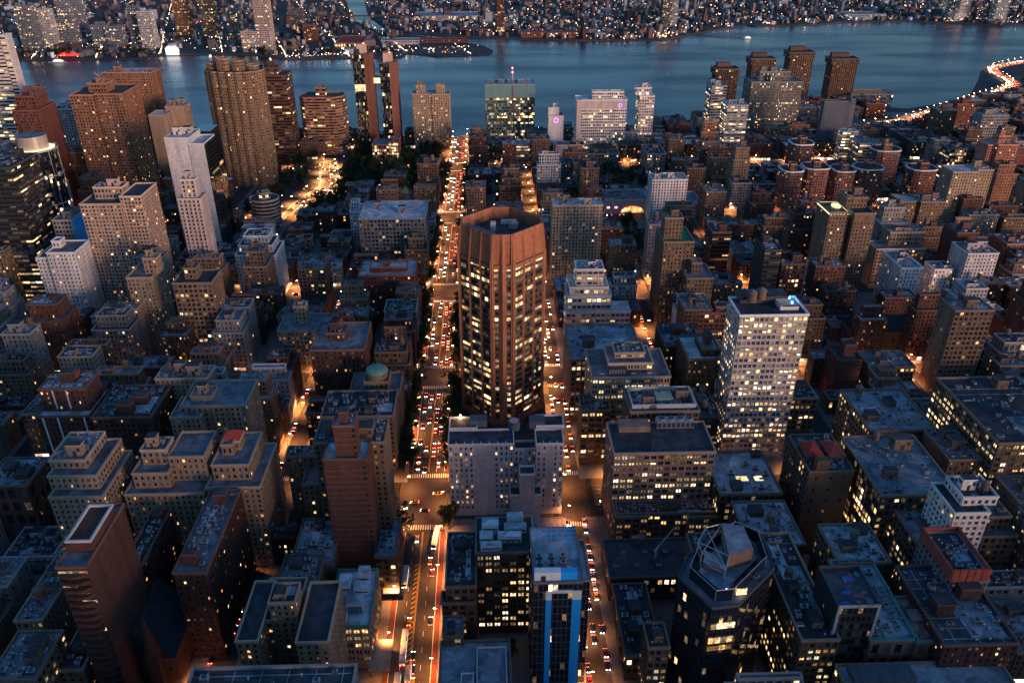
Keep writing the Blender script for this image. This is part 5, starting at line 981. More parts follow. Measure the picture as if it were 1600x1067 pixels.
for q,(xa,xb,ya,yb,h,i,j,row,cnt,avside,right) in enumerate(FILL):
    far=ya>640
    if h>36: kind,cat='apartment_tower' if not right else 'loft_building','apartments'
    elif h>20: kind,cat=('apartment_house','apartments') if not(right and ya<480) else ('loft_house','loft')
    else: kind,cat='townhouse','townhouse'
    KN[kind]=KN.get(kind,0)+1
    if KN[kind]>(285 if kind!='apartment_tower' else 190):
        p=rect(xa,xb,ya,yb); k=fr.randrange(5); smb.prism(p,0,h-.8,k,top=False); smb.ring(inset(p,-.2),inset(p,.3),h-.8,h,k); smb.prism(inset(p,.28),h-1.1,h-.78,5+fr.randrange(4))
        for a in range(4): facade(smb,SW,p[a],p[(a+1)%4],0,h-.8,'brick',fr.choice([.03,.08,.12]),np.zeros(2),k,k,k)
        c=((xa+xb)/2+fr.uniform(-2,2),(ya+yb)/2+fr.uniform(-3,3)); smb.prism(rect(c[0]-1.6,c[0]+1.6,c[1]-2,c[1]+2),h-.8,h+2,k,mtop=5)
        continue
    loft=right and ya<480
    wall=fr.choice(['tan','brown','grey','beige','tan','brick']) if loft else fr.choice(['redbrown','brick','tan','brown','redbrown','beige','grey','brown','tan','redbrown','rust','whitegrey'])
    roof=fr.choice(['tar','roofblue','blue','pale','roofblue','tar'])
    st=fr.choice(['loft','pair','brick','loft']) if loft else fr.choice(['brick','brick','brick','bay'])
    lit=fr.choice([.04,.15,.35,.1]) if loft else fr.choice([.03,.06,.1,.14,.18])
    tank=h>22 and fr.random()<.45; cake=h>30 and fr.random()<.45
    vols=[(rect(xa,xb,ya,yb),0,h)]
    if cake:
        s=fr.uniform(2.5,5); vols=[(rect(xa,xb,ya,yb),0,h*.8),(rect(xa+s*.6,xb-s*.6,ya+s,yb-s*.5),h*.8-1.0,h)]
    storeys=max(2,int(h/3.2))
    feat='with wooden tank' if tank else ('with stepped-back top' if cake else '')
    lab=f"{WORD[wall]} {storeys}-storey {'loft' if loft else 'house'} {feat}, {RWORD[roof]} roof, {ORD[min(cnt-1,19)]} past {AVN[j]}, {'far' if row else 'near'} side, {street_name(i)}"
    lab=f"{WORD[wall]} {storeys}-storey {RWORD[roof]}-roofed {'loft' if loft else 'house'}, {ORD[min(cnt-1,19)]} past {AVN[j].replace('the ','')}, {street_name(i if row==0 else i+1).replace('the ','')}, {'right' if row==0 else 'left'} kerb"
    lab=' '.join(lab.split()).replace(' of wide one','ward')
    shop=None
    if i in(7,8) or avside: 
        shop=[((xa,ya),(xb,ya))] if avside and cnt<3 else []
        if i==7 and row==1: shop.append(((xb,ya),(xb,yb)))
        if i==8 and row==0: shop.append(((xa,yb),(xa,ya)))
        if i==8 and row==1: pass
    near=.9 if ya<430 else(.45 if ya<700 else .12)
    building(kind,cat,lab,st,wall,roof,lit,vols,ss='brick' if fr.random()<.6 else 'blank',tank=tank,bulk=h>12 or fr.random()<.5,near=near,nwin=(26 if ya<420 else(10 if ya<560 else 0)),detail=ya<560,shop=shop or None,seed=q)
if SW:
    A=np.array(SW); v,q_,m_=win_template(1,1,'brick',False)
    X=A[:,0:1]+v[:,0]*A[:,3:4]*A[:,5:6];Y=A[:,1:2]+v[:,0]*A[:,4:5]*A[:,5:6];Zz=A[:,2:3]+v[:,2]*A[:,6:7]
    smb.quads(np.stack([X,Y,Zz],2).reshape(-1,3),(q_[None]+4*np.arange(len(A))[:,None,None]).reshape(-1,4),9+A[:,7].astype(int))
smb.obj('distant_townhouses',[wallm(c) for c in SCOL]+[roofm(c) for c in SRF]+PANES['home'],None,'stuff')
# ------------------------------------------------------------------ street lamps, cars, trees
POLE=plain('lamp_pole',(.10,.10,.10),.5,.5,.5); HEADL=plain('lamp_head_glow',(.5,.4,.3),em=(1,.55,.22),es=40); HEADW=plain('lamp_head_white',(.5,.5,.5),em=(1,.86,.62),es=50)
def lamp_proto(color,energy,head):
    t=thing('street_lamp','tall street lamp shining orange over the kerb','street lamp',(0,0,0))
    f=MB(); f.tube((0,0,0),(0,0,8.6),.13,.08,6); f.tube((0,0,0),(0,0,.9),.22,.2,6); f.obj('pole',[POLE],t)
    f=MB(); f.tube((0,0,8.4),(2.2,0,9.1),.07,.05,5); f.obj('arm',[POLE],t)
    f=MB(); f.box(1.7,2.9,-.24,.24,8.95,9.2,0); f.box(1.75,2.85,-.28,.28,8.72,8.95,1); f.obj('lamp_head',[POLE,head],t)
    if energy:
        ld=bpy.data.lights.new('lamp_light','SPOT'); ld.energy=energy*1.7; ld.color=color; ld.shadow_soft_size=.35; ld.spot_size=R(138); ld.spot_blend=.55; link('lamp_light',ld,t,loc=(2.2,0,8.3))
    return t
ORANGE=(1,.33,.085)
PR={}
def lamps(key,pts,label,group,color,energy,head):
    for k,(x,y,rz) in enumerate(pts):
        if not seen(x,y,9,200): continue
        if key not in PR: PR[key]=o=lamp_proto(color,energy,head); o.location=(x,y,.14); o.rotation_euler=(0,0,rz); o['label']=label;o['group']=group
        else: copy_thing(PR[key],(x,y,.14),rz,label,group)
E1=LAMP*1500
pts=[]
for y in np.arange(222,1115,27):
    pts+=[(-47.9,y,0),(-24.1,y+13,math.pi)]
lamps('wide',[p for p in pts if p[1]<640],'orange street lamp on the kerb of the wide street before the third junction','street lamps along the near half of the wide street',ORANGE,E1*1.15,HEADL)
lamps('widefar',[p for p in pts if p[1]>=640],'orange street lamp on the kerb of the wide street towards the river','street lamps along the far half of the wide street',ORANGE,E1*1.8,HEADL)
pts=[(38.1,y,0) for y in np.arange(226,700,26)]
lamps('s33',pts,'orange street lamp in the narrow street right of the octagonal tower','street lamps of the narrow street beside the octagonal tower',ORANGE,E1*.9,HEADL)
pts=[(44,y,0) for y in np.arange(760,960,30)]
lamps('s33b',pts,'orange street lamp at the open yards past the narrow street','street lamps of the open yards',ORANGE,E1*1.6,HEADL)
pts=[]
for a,h in AVES[1:]:
    for x in(-104,-66,-8,24,68,98): pts.append((x,a+h-4.4,-math.pi/2))
lamps('ave',pts,'orange street lamp on a cross avenue next to the wide street','street lamps at the cross avenues',ORANGE,E1*2.2,HEADL)
pts=[]
for (a,h) in AVES[1:]:
    for x in np.arange(-440,-130,40): pts.append((x,a+h-4.4,-math.pi/2))
    for x in np.arange(134,520,40): pts.append((x,a+h-4.4,-math.pi/2))
lamps('avefar',pts,'orange street lamp along a cross avenue away from the wide street','street lamps of the outer avenues',ORANGE,E1*2.6,HEADL)
pts=[(-121.9,y,0) for y in np.arange(228,330,24)]+[(-121.9,y,0) for y in np.arange(400,600,40)]+[(-201.9,y,0) for y in np.arange(300,660,60)]
lamps('s35',pts,'orange street lamp on a side street left of the wide street','street lamps of the left side streets',ORANGE,E1*1.9,HEADL)
pts=[(x+3.1-9,y,0) for x in(124,204,284,364) for y in np.arange(400 if x<200 else 460,760,70)]
lamps('sR',pts,'orange street lamp on a side street right of the white grid tower','street lamps of the right side streets',ORANGE,E1*1.9,HEADL)
pts=[(float(H2[k][0]-N2[k][0]*(wd[k]+1)),float(H2[k][1]-N2[k][1]*(wd[k]+1)),0) for k in range(len(H2))]+[(float((H2[k][0]+H2[k+1][0])/2+N2[k][0]*(wd[k]+1)),float((H2[k][1]+H2[k+1][1])/2),math.pi) for k in range(len(H2)-1)]
lamps('ramp',pts,'yellowish lamp beside the curved tunnel ramp','lamps round the tunnel ramp',(1,.42,.13),E1*4.5,HEADL)
pts=[]
for k in range(len(H)-1):
    n_=int(np.linalg.norm(H[k+1]-H[k])/26)+1
    for s in range(n_): q=H[k]+(H[k+1]-H[k])*(s+.5)/n_; pts.append((float(q[0]),float(q[1]),math.atan2(NN[k][1],NN[k][0])))
lamps('hwy',pts,'bright lamp in the middle of the shore highway','lamps along the shore highway',(1,.42,.15),E1*3.2,HEADL)
pts=[(x,shore_y(x)-24,math.pi/2) for x in np.arange(-600,480,42)]
lamps('fdr',pts,'orange lamp on the river drive behind the towers','lamps along the river drive',ORANGE,E1*1.0,HEADL)
# cars
CARC=[('black',(.015,.015,.018)),('white',(.6,.6,.6)),('silver',(.3,.3,.32)),('yellow',(.6,.36,.02)),('dark blue',(.02,.03,.08)),('red',(.25,.02,.02))]
GLASSC=plain('car_glass',(.01,.012,.015),.08,.6); TYRE=plain('tyre',(.02,.02,.02),.9); HLM=plain('headlight_glow',(.6,.6,.6),em=(1,.84,.6),es=15); TLM=plain('tail_light_glow',(.4,.02,.02),em=(1,.06,.03),es=14)
def car_proto(cn,c,far=False):
    t=thing('car','','car',(0,0,0))
    f=MB(); body=plain('car_paint_'+cn,c,.25,.6)
    pr=[(-2.2,.35),(-2.2,.85),(-2.0,.95),(-1.3,1.0),(1.2,.95),(2.0,.85),(2.25,.7),(2.25,.35)]
    def extr(pf,w0,w1,mi):
        k=len(pf); v=[(w0,a,b) for a,b in pf]+[(w1,a,b) for a,b in pf]; f.V.append(np.array(v,float)); b0=f.n; f.n+=2*k; f.Q.append(np.array([(b0+i,b0+(i+1)%k,b0+k+(i+1)%k,b0+k+i) for i in range(k)])); f.M.append(np.full(k,mi)); f.P+=[[b0+i for i in range(k)][::-1],[b0+k+i for i in range(k)]]; f.PM+=[mi,mi]
    extr(pr,-.9,.9,0); extr([(-1.5,1.0),(-1.1,1.45),(.3,1.45),(.95,.97)],-.78,.78,1); extr([(-1.05,1.451),(-1.0,1.5),(.2,1.5),(.25,1.451)],-.72,.72,0)
    f.obj('body',[body,GLASSC],t)
    for sx in(-.6,.6):
        g=MB(); g.box(sx-.24,sx+.24,2.24,2.3,.55,.78); g.obj('headlight',[HLM],t)
        g=MB(); g.box(sx-.24,sx+.24,-2.26,-2.19,.62,.86); g.obj('tail_light',[TLM],t)
    if not far:
        for sx in(-.86,.86):
            for sy in(-1.35,1.4):
                g=MB(); g.tube((sx-.1,sy,.33),(sx+.1,sy,.33),.33,.33,10); g.obj('wheel',[TYRE],t)
    return t
CP={}
cr_=random.Random(3); ncar=0
CARS=[]
def car(x,y,rz,where,group,cn=None,z=.01):
    if seen(x,y,2,0): CARS.append((y+abs(x)*.15-(60 if cn else 0),x,y,rz,where,group,cn or cr_.choices(CARC,[8,2,2,4,3,1])[0][0],z))
def car_build(x,y,rz,where,group,cn,z):
    global ncar
    cn=cn or cr_.choices(CARC,[5,3,3,4,1,1])[0][0]; far=y>520
    k=(cn,far); lab=f"{cn} car {where}" if where else group
    if k not in CP: CP[k]=o=car_proto(cn,dict(CARC)[cn],far); o.location=(x,y,z); o.rotation_euler=(0,0,rz); o['label']=lab; o['group']=group+' ('+cn+')' if where else 'cars near the bottom junction'
    else: copy_thing(CP[k],(x,y,z),rz,lab,group+' ('+cn+')' if where else 'cars near the bottom junction')
    ncar+=1
for seg,(ya,yb,gap) in enumerate(((372,462,7.6),(494,594,8),(634,776,9),(815,955,10),(995,1105,11))):
    for ln,(x,rz,p) in enumerate(((-27.4,0,.25),(-30.8,0,.62),(-34.2,0,.4),(-38.6,math.pi,.55),(-42.4,math.pi,.4),(-46.0,math.pi,.25))):
        y=ya+cr_.uniform(0,6)
        while y<yb:
            if cr_.random()<p: car(x+cr_.uniform(-.3,.3),y,rz,('driving away' if rz==0 else 'coming')+f' on the wide street, {ORD[seg+1]} block from the bottom','cars in block %d of the wide street'%seg+(' away' if rz==0 else ' towards'))
            y+=gap*cr_.uniform(.85,1.6)
for x,y,rz,c,l_ in((-38.6,316,math.pi,'white','white car just below the lower crosswalk of the wide street'),(-31,300,0,'yellow','yellow taxi driving away just behind the turning bus'),(-29.6,292,0,'red','red car braking in the kerb lane behind the yellow taxi'),(-38.4,262,0,'yellow','yellow taxi coming down the middle lane above the second bus'),(-35.2,243,0,'black','black car alongside the second bus from the bottom'),(-35.0,236,0,'black','black car just above the small delivery bus'),(-34.4,229.5,0,'yellow','yellow taxi nearest the bottom edge beside the hatched lane'),(-28.6,262,0,'black','black car alone in the away lane of the bus block'),(-42,345,1.6,'yellow','yellow taxi crossing the bottom junction on its left half'),(-30,352,1.5,'yellow','yellow taxi crossing the bottom junction below the upper crosswalk'),(-36,338,1.5,'black','black car crossing the middle of the bottom junction'),(-55,346,1.57,'yellow','yellow taxi leaving the bottom junction to the left'),(-48,340,-1.57,'white','white car entering the bottom junction from the left')):
    car(x,y,rz,'',l_,c)
for ya,yb in((228,330),(370,464),(492,596),(632,700)):
    y=ya
    while y<yb:
        if cr_.random()<.7: car(39.8,y,math.pi,'parked along the narrow street by the octagonal tower','cars parked in the narrow street')
        if cr_.random()<.5: car(44,y+2,math.pi,'coming along the narrow street by the octagonal tower','cars coming in the narrow street')
        if cr_.random()<.5: car(48.2,y+1,math.pi,'parked on the right kerb of the narrow street','cars on the right kerb of the narrow street')
        y+=6.5
for k,(a,h) in enumerate(AVES[1:]):
    for x in np.arange(-420,500,13):
        if -58<x<-16: continue
        if cr_.random()<.42: car(float(x),a+cr_.choice([-8,-4.5,0,4.5,8])*(h/20),(math.pi/2 if cr_.random()<.5 else -math.pi/2),f'on the {ORD[k]} avenue from the bottom, {"left" if x<0 else "right"} of the wide street','cars on avenue %d %s'%(k,'left' if x<0 else 'right'))
for sx,ya,yb in((-116,228,324),(-116,372,600),(-196,372,600),(124,372,700),(204,480,760),(284,480,760)):
    y=ya
    while y<yb:
        if cr_.random()<.45: car(sx-5.6,y,0,f'parked on the {street_name(round((sx+36)/80)+8)}','cars parked in side streets %d'%(sx))
        if cr_.random()<.12: car(sx,y,0,f'driving away down the {street_name(round((sx+36)/80)+8)}','cars in side streets %d'%sx)
        y+=8
for k in range(len(H)-1):
    L=np.linalg.norm(H[k+1]-H[k]); d=(H[k+1]-H[k])/L; s=0
    while s<L:
        for off in(-7.5,-3.8,3.8,7.5):
            if cr_.random()<.8:
                q=H[k]+d*(s+cr_.uniform(0,5))+NN[k]*off; car(float(q[0]),float(q[1]),math.atan2(-d[0],d[1])+(0 if off<0 else math.pi),'streaming along the shore highway','cars on the shore highway',z=.32)
        s+=14
for k in range(len(H2)-1):
    L=np.linalg.norm(H2[k+1]-H2[k]); d=(H2[k+1]-H2[k])/L
    for s in np.arange(0,L,11):
        for off in(-6,-2,2,6):
            if cr_.random()<.3: q=H2[k]+d*s+N2[k]*off; car(float(q[0]),float(q[1]),math.atan2(-d[0],d[1])+(0 if off>0 else math.pi),'on the curved tunnel ramp','cars on the tunnel ramp',z=.17)
CARS.sort(key=lambda c:c[0])
for c in CARS[:295]: car_build(*c[1:])
mb=MB()
for c in CARS[295:]:
    x,y,rz,z=c[1],c[2],c[3],c[7]; d=(math.cos(rz),math.sin(rz))
    mb.boxes([(-.9,.9,-2.2,2.2,z+.3,z+.95),(-.75,.75,-.8,1.3,z+.95,z+1.5)],[0,3],(x,y),d)
    mb.boxes([(-.85,-.3,-2.32,-2.22,z+.5,z+.85),(.3,.85,-2.32,-2.22,z+.5,z+.85)],1,(x,y),d); mb.boxes([(-.85,-.3,2.22,2.3,z+.6,z+.9),(.3,.85,2.22,2.3,z+.6,z+.9)],2,(x,y),d)
mb.obj('distant_traffic',[surf('far_car_paint',(.12,.12,.12),.3,.3,1,isl=.8),HLM,TLM,GLASSC],None,'stuff')
print('cars',len(CARS))
# buses
def bus(label,x,y,rz,L,col_='white'):
    t=thing('bus',label,'bus',(x,y,.01),rz); f=MB(); f.box(-1.27,1.27,-L/2,L/2,.45,3.0,0); f.prism(inset(rect(-1.27,1.27,-L/2,L/2),.12),3.0,3.15,0); f.obj('body',[plain('bus_white',(.62,.62,.62),.4)],t)
    f=MB(); f.boxes([(-1.3,1.3,-L/2+1+i*1.5,-L/2+2.3+i*1.5,1.55,2.6) for i in range(int((L-2)/1.5))]); f.obj('window',[emis('bus_window',[(1,.8,.5),(1,.9,.7)],.5,1.0,.4)],t)
    f=MB(); f.box(-1.1,1.1,L/2,L/2+.06,1.4,2.7); f.obj('windscreen',[GLASSC],t)
    f=MB(); f.box(-.8,.8,-L*.3,-L*.12,3.15,3.45); f.box(-.8,.8,L*.1,L*.25,3.15,3.4); f.obj('roof_unit',[SHED],t)
    if L>14: f=MB(); f.box(-1.29,1.29,-.5,.5,.5,3.05); f.obj('joint',[DARKM],t)
    for sx in(-.8,.8):
        f=MB(); f.box(sx-.2,sx+.2,L/2+.0,L/2+.08,.7,.95); f.obj('headlight',[HLM],t)
        f=MB(); f.box(sx-.2,sx+.2,-L/2-.07,-L/2,.9,1.2); f.obj('tail_light',[TLM],t)
        for sy in(-L*.3,L*.33):
            f=MB(); f.tube((sx*1.45-.15,sy,.5),(sx*1.45+.15,sy,.5),.5,.5,12); f.obj('wheel',[TYRE],t)
bus('white bus with lit windows waiting where the wide street meets the bottom edge',-40.6,224,0,18)
bus('long white bus in the left lane, second from the bottom',-39.4,247,0,18)
bus('white bus with amber light stopped at the left kerb mid block',-42.2,289,math.pi,12.5)
bus('white bus turning in just below the lower crosswalk',-29.2,316,math.pi-.08,15)
bus('small white delivery bus beside the second bus at the bottom',-36.4,233,0,7)
# kerbside canopy
t=thing('awning','pale flat canopy over the left pavement near the bottom buses','canopy',(-48,240,0)); f=MB(); f.box(-4.6,4.2,-8,8,5.2,5.6); f.obj('roof',[trimm('cream')],t)
for sx,sy in((-3.8,-7),(-3.8,7),(3.6,-7),(3.6,7)): f=MB(); f.tube((sx,sy,.1),(sx,sy,5.2),.15); f.obj('post',[POLE],t)
t=thing('awning','blue striped entrance canopy on the left pavement mid block','canopy',(-48,278,0)); f=MB(); f.box(-3.5,4,-2.3,2.3,3.8,4.2); f.obj('roof',[roofm('blue')],t)
for sx,sy in((3.4,-1.9),(3.4,1.9)): f=MB(); f.tube((sx,sy,.1),(sx,sy,3.8),.1); f.obj('post',[POLE],t)
# trees
BARK=surf('bark',(.07,.05,.035),.95,.3,2); 
LEAF=[surf('leaf_%d'%k,c,.8,.45,.6,.2,streak=False,isl=.35) for k,c in enumerate(((.035,.055,.022),(.05,.06,.02),(.028,.045,.022)))]
TM=[]
def tree_meshes(k):
    r=np.random.RandomState(40+k); f=MB(); f.tube((0,0,0),(0,0,3.2),.28,.2,7)
    for i in range(6):
        a=i*1.05+r.rand(); f.tube((0,0,2.6+r.rand()),(math.cos(a)*2.2,math.sin(a)*2.2,5+r.rand()*1.6),.13,.04,5)
    tm=f.mesh('trunk',[BARK])
    f=MB(); N=900
    cl=[(r.normal(0,1.5),r.normal(0,1.5),6+r.normal(0,1.4),r.uniform(1.2,2.1)) for _ in range(11)]
    P=[];
    for i in range(N):
        cx,cy,cz,rr=cl[r.randint(11)]; v=r.normal(0,1,3); v/=np.linalg.norm(v); v*=rr*r.rand()**.4; P.append((cx+v[0],cy+v[1],max(2.6,cz+v[2]*.85)))
    P=np.array(P); s=r.uniform(.18,.42,N)[:,None]; a=r.normal(0,1,(N,3));a/=np.linalg.norm(a,axis=1)[:,None];b=np.cross(a,r.normal(0,1,(N,3)));b/=np.linalg.norm(b,axis=1)[:,None]
    v=np.stack([P-a*s,P+b*s*.7,P+a*s,P-b*s*.7],1).reshape(-1,3); f.quads(v,np.arange(4*N).reshape(-1,4),0)
    return tm,f.mesh('crown',[LEAF[k%3]])
for k in range(4): TM.append(tree_meshes(k))
ntree=0; tr_=random.Random(9)
TREES=[]
def tree(x,y,s,label,group):
    if seen(x,y,8,20): TREES.append((y/s,x,y,s,label,group))
def tree_build(x,y,s,label,group):
    global ntree
    k=tr_.randrange(4); t=thing('tree',label,'tree',(x,y,0),tr_.uniform(0,6),group); t.scale=(s*tr_.uniform(.9,1.15),s*tr_.uniform(.9,1.15),s*tr_.uniform(.85,1.2)); link('trunk',TM[k][0],t); link('crown',TM[k][1],t); ntree+=1
for ya,yb,p in((322,330,.9),(372,464,.95),(492,596,.9),(632,776,.7),(815,955,.6)):
    for y in np.arange(ya,yb,7.0):
        for x,sd in((-49.4,'left'),(-22.6,'right')):
            if tr_.random()<p: tree(x+tr_.uniform(-.8,.8),y+tr_.uniform(-2,2),tr_.uniform(1.3,1.95),f'dark street tree on the {sd} kerb of the wide street','street trees on the %s kerb'%sd)
for i in range(190):
    tree(tr_.uniform(-162,-60),tr_.uniform(885,1045),tr_.uniform(1.2,1.9),'dark park tree between the tunnel ramp and the wide street','trees of the dark park left of the wide street')
for i in range(110):
    a=tr_.choice([(-168,-158,830,1000),(-252,-212,885,1030),(-255,-222,805,870),(-182,-162,800,850)]); tree(tr_.uniform(a[0],a[1]),tr_.uniform(a[2],a[3]),tr_.uniform(1.1,1.8),'leafy tree beside the curved tunnel ramp','trees round the tunnel ramp')
for i in range(55): tree(tr_.uniform(118,186),tr_.uniform(852,960),tr_.uniform(.9,1.5),'dark tree in the square before the white hospital slab','trees of the hospital square')
for i in range(32): tree(tr_.uniform(127,150),tr_.uniform(660,772),tr_.uniform(.9,1.4),'dark tree in the garden left of the bright white tower','trees of the block garden')
for (bx0,bx1,by0,by1,i,j) in BL:
    xm=(bx0+bx1)/2
    if 1<=j<=5 and -460<xm<560:
        for y in np.arange(by0+20,by1-20,17):
            if tr_.random()<.40 and not any(a-2<xm<b+2 and c-2<y<d+2 for a,b,c,d in USED): tree(xm+tr_.uniform(-1.5,1.5),y,tr_.uniform(.6,1.0),f'small dark yard tree behind houses, {street_name(i)}','yard trees %d'%i)
# ------------------------------------------------------------------ across the river
TW=[(1838,-981,-946,94,'greyglass'),(1871,-972,-928,83,'pale'),(1997,-969,-916,98,'greyglass'),(1941,-958,-912,56,'greyglass'),(1911,-864,-832,47,'greyglass'),(1901,-828,-795,45,'greyglass'),(1918,-783,-759,80,'greyglass'),(1890,-750,-721,77,'pale'),(2091,-742,-709,91,'rust'),(2027,-657,-628,100,'tan'),(1966,-582,-553,68,'grey'),(1840,-520,-459,42,'pinkwhite'),(1856,-490,-458,115,'pinkwhite'),(2020,-451,-422,62,'slate'),(1980,-417,-388,36,'brick'),(2077,29,47,93,'brick'),(2199,453,476,83,'slate'),(2210,478,495,82,'steel'),(2369,337,348,25,'white'),(2340,1256,1284,59,'steel'),(2312,1283,1314,61,'pale'),(2284,1343,1362,46,'greyglass'),(2257,1351,1385,69,'steel'),(2299,1260,1299,18,'white')]
TLAB=['grey glass tower, leftmost across the river','pale lattice-lit slab, second from the left across the river','tall grey tower set back behind the pale lattice-lit slab','lower grey block between the two tall left towers across the river','low glass block left of its twin across the river','low glass block right of its twin across the river','dim grey tower touching the slim pale tower across the river','slim pale tower with lit edge by the far park','rust-lit tower set back behind the slim pale tower','tan tower with lights behind the white waterfront sign','grey narrow tower on the far shore near the fluted tower top','low pinkish block at the water right of the narrow grey tower','tall pinkish tower rising from the low pinkish block across the river','dark slate tower beside the brick-lit block across the river','squat brick-lit block across the river','lone slim brick tower near the creek mouth','dark tall tower alone on the far right shore','steel-edged half of the lone far shore tower','small white slab among the low far houses','pale steel tower, first of the far right cluster','pale tower, second of the far right cluster','grey glass tower, third of the far right cluster','tall steel tower ending the far right cluster','low white hall below the far right cluster']
WALLC.update(greyglass=(.17,.19,.22),pale=(.45,.44,.44))
for k,(Y,a,b,h,wc) in enumerate(TW):
    building('waterfront_tower','tower',TLAB[k],'loft' if wc!='pale' else 'grid',wc,'roofblue',.30,[(rect(a,b,Y,Y+26),0,h)],ss='loft',bulk=True,near=0,seed=k)
# named low things on the far shore
def hall(label,x0,x1,y0,y1,h,wall,roof,lit=.3,kind='warehouse'):
    building(kind,'hall',label,'lit' if lit>.5 else 'loft',wall,roof,lit,[(rect(x0,x1,y0,y1),0,h)],bulk=False)
hall('long blue-roofed hall with floodlit yard on the far right shore',985,1085,2330,2395,14,'steel','blue',.5)
hall('pale warehouse beside the creek bridge',-190,-20,2330,2420,14,'whitegrey','blue',.4)
hall('white-roofed shed on the creek tip',-235,-150,1935,1975,9,'whitegrey','blue',.4)
hall('brick shed row on the peninsula by the creek',-145,-40,1955,1980,8,'brick','roofred',.3)
hall('long brick warehouse on the far shore right of the creek',-60,60,2090,2125,12,'brick','tar',.3)
hall('dark brick warehouse with orange lights left of the lone slim tower',-330,-270,1880,1990,12,'rust','redroof',.6)
hall('brick storehouse at the water opposite the teal slab',85,150,2030,2060,13,'brick','tar',.3)
hall('second brick storehouse at the water opposite the teal slab',165,225,2025,2050,13,'brick','tar',.3)
hall('orange-roofed lit pier hall standing over the water at the river bend',590,655,1312,1352,13,'steelgrey','orangeroof',.6)
t=thing('bridge','low reddish road bridge across the creek mouth','bridge',(-330,2330,0)); f=MB(); f.boxes([(-150,160,-6,6,14,16)]); f.obj('deck',[wallm('brick')],t)
for x in(-120,-60,-20,20,70,120): f=MB(); f.box(x-2,x+2,-4,4,-8,14); f.obj('pier',[wallm('concrete')],t)
t=thing('sign','white curved waterfront sign structure lit from the front','sign',(-660,1812,0)); f=MB(); f.prism(rect(-13,13,-2,2),0,14,0); f.prism(rect(-9,9,-3,3),14,17,0); f.obj('board',[plain('board_white',(.8,.8,.8),em=(1,.95,.9),es=.7)],t); f=MB(); f.tube((-10,4,0),(-10,4,12),.5); f.obj('post',[POLE],t)
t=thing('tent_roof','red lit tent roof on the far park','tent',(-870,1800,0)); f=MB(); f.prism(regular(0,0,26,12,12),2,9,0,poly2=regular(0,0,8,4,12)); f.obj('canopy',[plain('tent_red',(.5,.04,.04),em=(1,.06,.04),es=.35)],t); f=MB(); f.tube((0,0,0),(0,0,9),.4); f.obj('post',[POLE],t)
def boat(label,x,y,rz,L):
    t=thing('boat',label,'boat',(x,y,-2.2),rz); f=MB(); hull=[(-L*.1,-L/2),(L*.1,-L/2),(L*.12,L*.2),(0,L/2),(-L*.12,L*.2)]; f.prism(hull,-.3,1.8,0); f.obj('hull',[SHED],t); f=MB(); f.prism([(-L*.08,-L*.4),(L*.08,-L*.4),(L*.08,L*.15),(-L*.08,L*.15)],1.8,4.2,0); f.prism([(-L*.06,-L*.3),(L*.06,-L*.3),(L*.06,L*.05),(-L*.06,L*.05)],4.2,5.6,0); f.obj('cabin',[emis('boat_cabin',[(1,.85,.6),(1,.95,.8)],.5,1.2,.6,.4)],t)
boat('lit ferry moored at the left end of the far shore',-870,1740,1.5,34)
boat('small white boat at the far pier tip on the right',620,2010,1.2,22)
boat('ferry by the pier near the white waterfront sign',-575,1790,.2,24)
boat('ferry at the pier behind the fluted tower top',-440,1745,.2,20)
t=thing('pier','thin dark pier running out to the small white boat','pier',(560,2045,-2.2)); f=MB(); f.boxes([(-60,60,-2,2,1,2)]); o=f.obj('deck',[wallm('brown')],t); o.rotation_euler=(0,0,-.5)
# low far roofs and lights that nobody could count
q=np.random.RandomState(5)
def far_lowrise(name,P,n,x0,x1,y0,y1,seed):
    mb=MB(); B=[]; M=[]
    r=np.random.RandomState(seed); made=0
    while made<n:
        x=r.uniform(x0,x1);y=y0+(y1-y0)*r.rand()**1.25
        g=.3; u=x*math.cos(g)+y*math.sin(g); v=-x*math.sin(g)+y*math.cos(g)
        if (u%62)<9 or (v%150)<11 or not inpoly(x,y,P) or not inpoly(x,y-14,P) or not seen(x,y,6,30): made+=.34; continue
        big=r.rand()<.05; w_=r.uniform(5,9)*(3.2 if big else 1);d_=r.uniform(7,14)*(2.2 if big else 1);h_=r.uniform(6,11)*(1.3 if big else 1)+ (r.rand()<.06)*r.uniform(4,20)
        if big and not inpoly(x,y-40,P): made+=1; continue
        c,s=math.cos(g),math.sin(g); b=mb.n
        mb.boxes([(-w_/2,w_/2,-d_/2,d_/2,0,h_)],[r.randint(5)]*4+[5+r.randint(4)]+[0],(x,y),(c,s)); made+=1
    mb.obj(name,[surf('far_wall_%d'%k,c,.9,.2,.05,isl=.5) for k,c in enumerate(((.13,.07,.06),(.24,.23,.23),(.16,.12,.10),(.36,.36,.37),(.10,.095,.10)))]+[surf('far_roof_%d'%k,c,.9,.2,.05,isl=.5,streak=False) for k,c in enumerate(((.10,.11,.13),(.38,.40,.44),(.20,.21,.24),(.62,.63,.66)))],None,'stuff')
far_lowrise('distant_rooftops',LIC,2300,-1900,-200,1770,3600,1); far_lowrise('distant_rooftops',GP,5200,-480,2300,2010,3700,2)
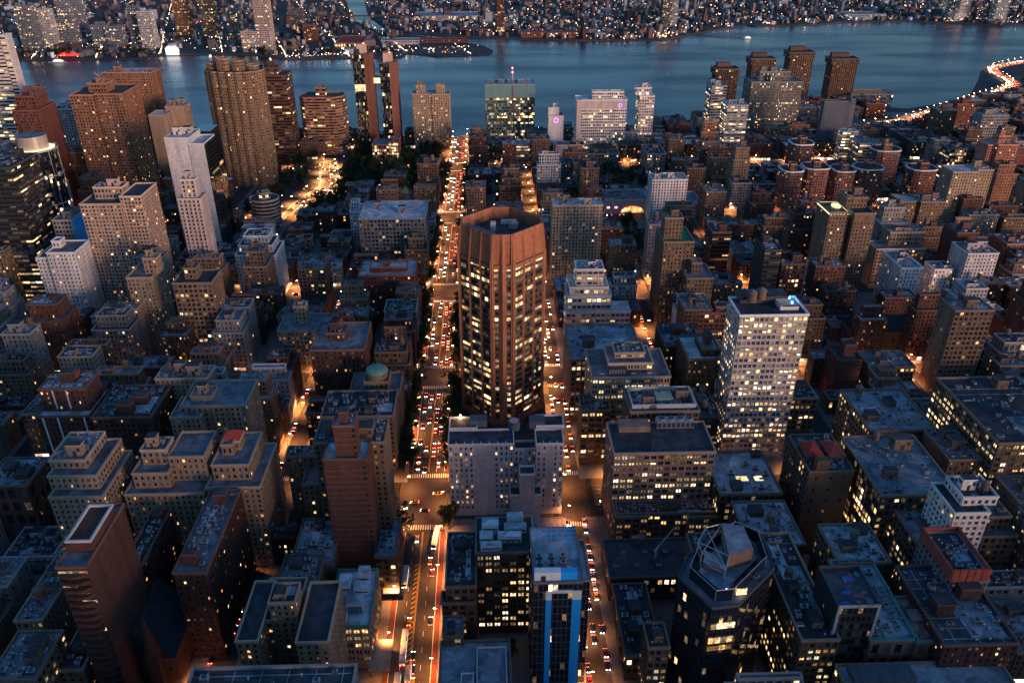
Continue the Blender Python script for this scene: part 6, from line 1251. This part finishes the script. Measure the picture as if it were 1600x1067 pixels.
def dots(name,P,n,x0,x1,y0,y1,mat,seed,s0,s1,zz=(2,9),shore=0):
    mb=MB(); r=np.random.RandomState(seed); k=0;tries=0
    while k<n and tries<n*12:
        tries+=1; x=r.uniform(x0,x1);y=y0+(y1-y0)*r.rand()**(1.6)
        if r.rand()<.72 and shore==0:
            g=.3; u=x*math.cos(g)+y*math.sin(g); v=-x*math.sin(g)+y*math.cos(g)
            if r.rand()<.65: u=round(u/124)*124+4.5
            else: v=round(v/300)*300+5
            x=u*math.cos(g)-v*math.sin(g); y=u*math.sin(g)+v*math.cos(g)
        if not inpoly(x,y,P) or not seen(x,y,6,20): continue
        s=r.uniform(s0,s1)*(1.5 if r.rand()<.08 else 1); z=r.uniform(*zz); v=np.array([(s,0,0),(0,s,0),(-s,0,0),(0,-s,0),(0,0,s),(0,0,-s)])+(x,y,z); b=mb.n
        mb.V.append(v);mb.n+=6; mb.P+=[[b+0,b+1,b+4],[b+1,b+2,b+4],[b+2,b+3,b+4],[b+3,b+0,b+4],[b+1,b+0,b+5],[b+2,b+1,b+5],[b+3,b+2,b+5],[b+0,b+3,b+5]]; mb.PM+=[0]*8; mb.Q.append(np.zeros((0,4),int));mb.M.append(np.zeros(0,int)); k+=1
    mb.obj(name,[mat],None,'stuff')
FARL=emis('far_lamp',[(1,.32,.10),(1,.5,.2),(1,.75,.45),(.9,.95,1),(1,.45,.15)],1.4,8,.0)
dots('distant_lights',LIC,900,-1900,-200,1755,3300,FARL,3,.32,.85); dots('distant_lights',LIC,420,-1100,0,1752,1900,FARL,6,.32,.85,(2,6)); dots('distant_lights',GP,1500,-480,2200,2000,3600,FARL,4,.32,.85,(3,11)); dots('distant_lights',GP,200,200,2000,1985,2350,FARL,8,.35,.9)
dots('city_lights',[(-700,560),(900,560),(900,1120),(-700,1120)],420,-700,900,620,1110,FARL,12,.3,.6,(2,6),1)
for k in range(60):
    x=tr_.uniform(-1000,-120); yy=1790+tr_.uniform(0,26)
    if inpoly(x,yy,LIC): tree(x,yy,tr_.uniform(1.2,2),'dark tree in the far waterfront park','trees of the far waterfront park')
TREES.sort(key=lambda t:t[0])
for t in TREES[:290]: tree_build(*t[1:])
def raw(me):
    v=np.empty(len(me.vertices)*3); me.vertices.foreach_get('co',v); q=[tuple(p.vertices) for p in me.polygons if len(p.vertices)==4]; return v.reshape(-1,3),np.array(q)
RAW=[[raw(m) for m in t] for t in TM]; mb=MB()
for d,x,y,s,l_,g_ in TREES[290:]:
    k=tr_.randrange(4); a=tr_.uniform(0,6); M=np.array([[math.cos(a),-math.sin(a),0],[math.sin(a),math.cos(a),0],[0,0,1]])*s
    for j in(0,1): mb.quads(RAW[k][j][0]@M.T+(x,y,0),RAW[k][j][1],j)
mb.obj('distant_woods',[BARK,LEAF[0]],None,'stuff')
print('trees',len(TREES))
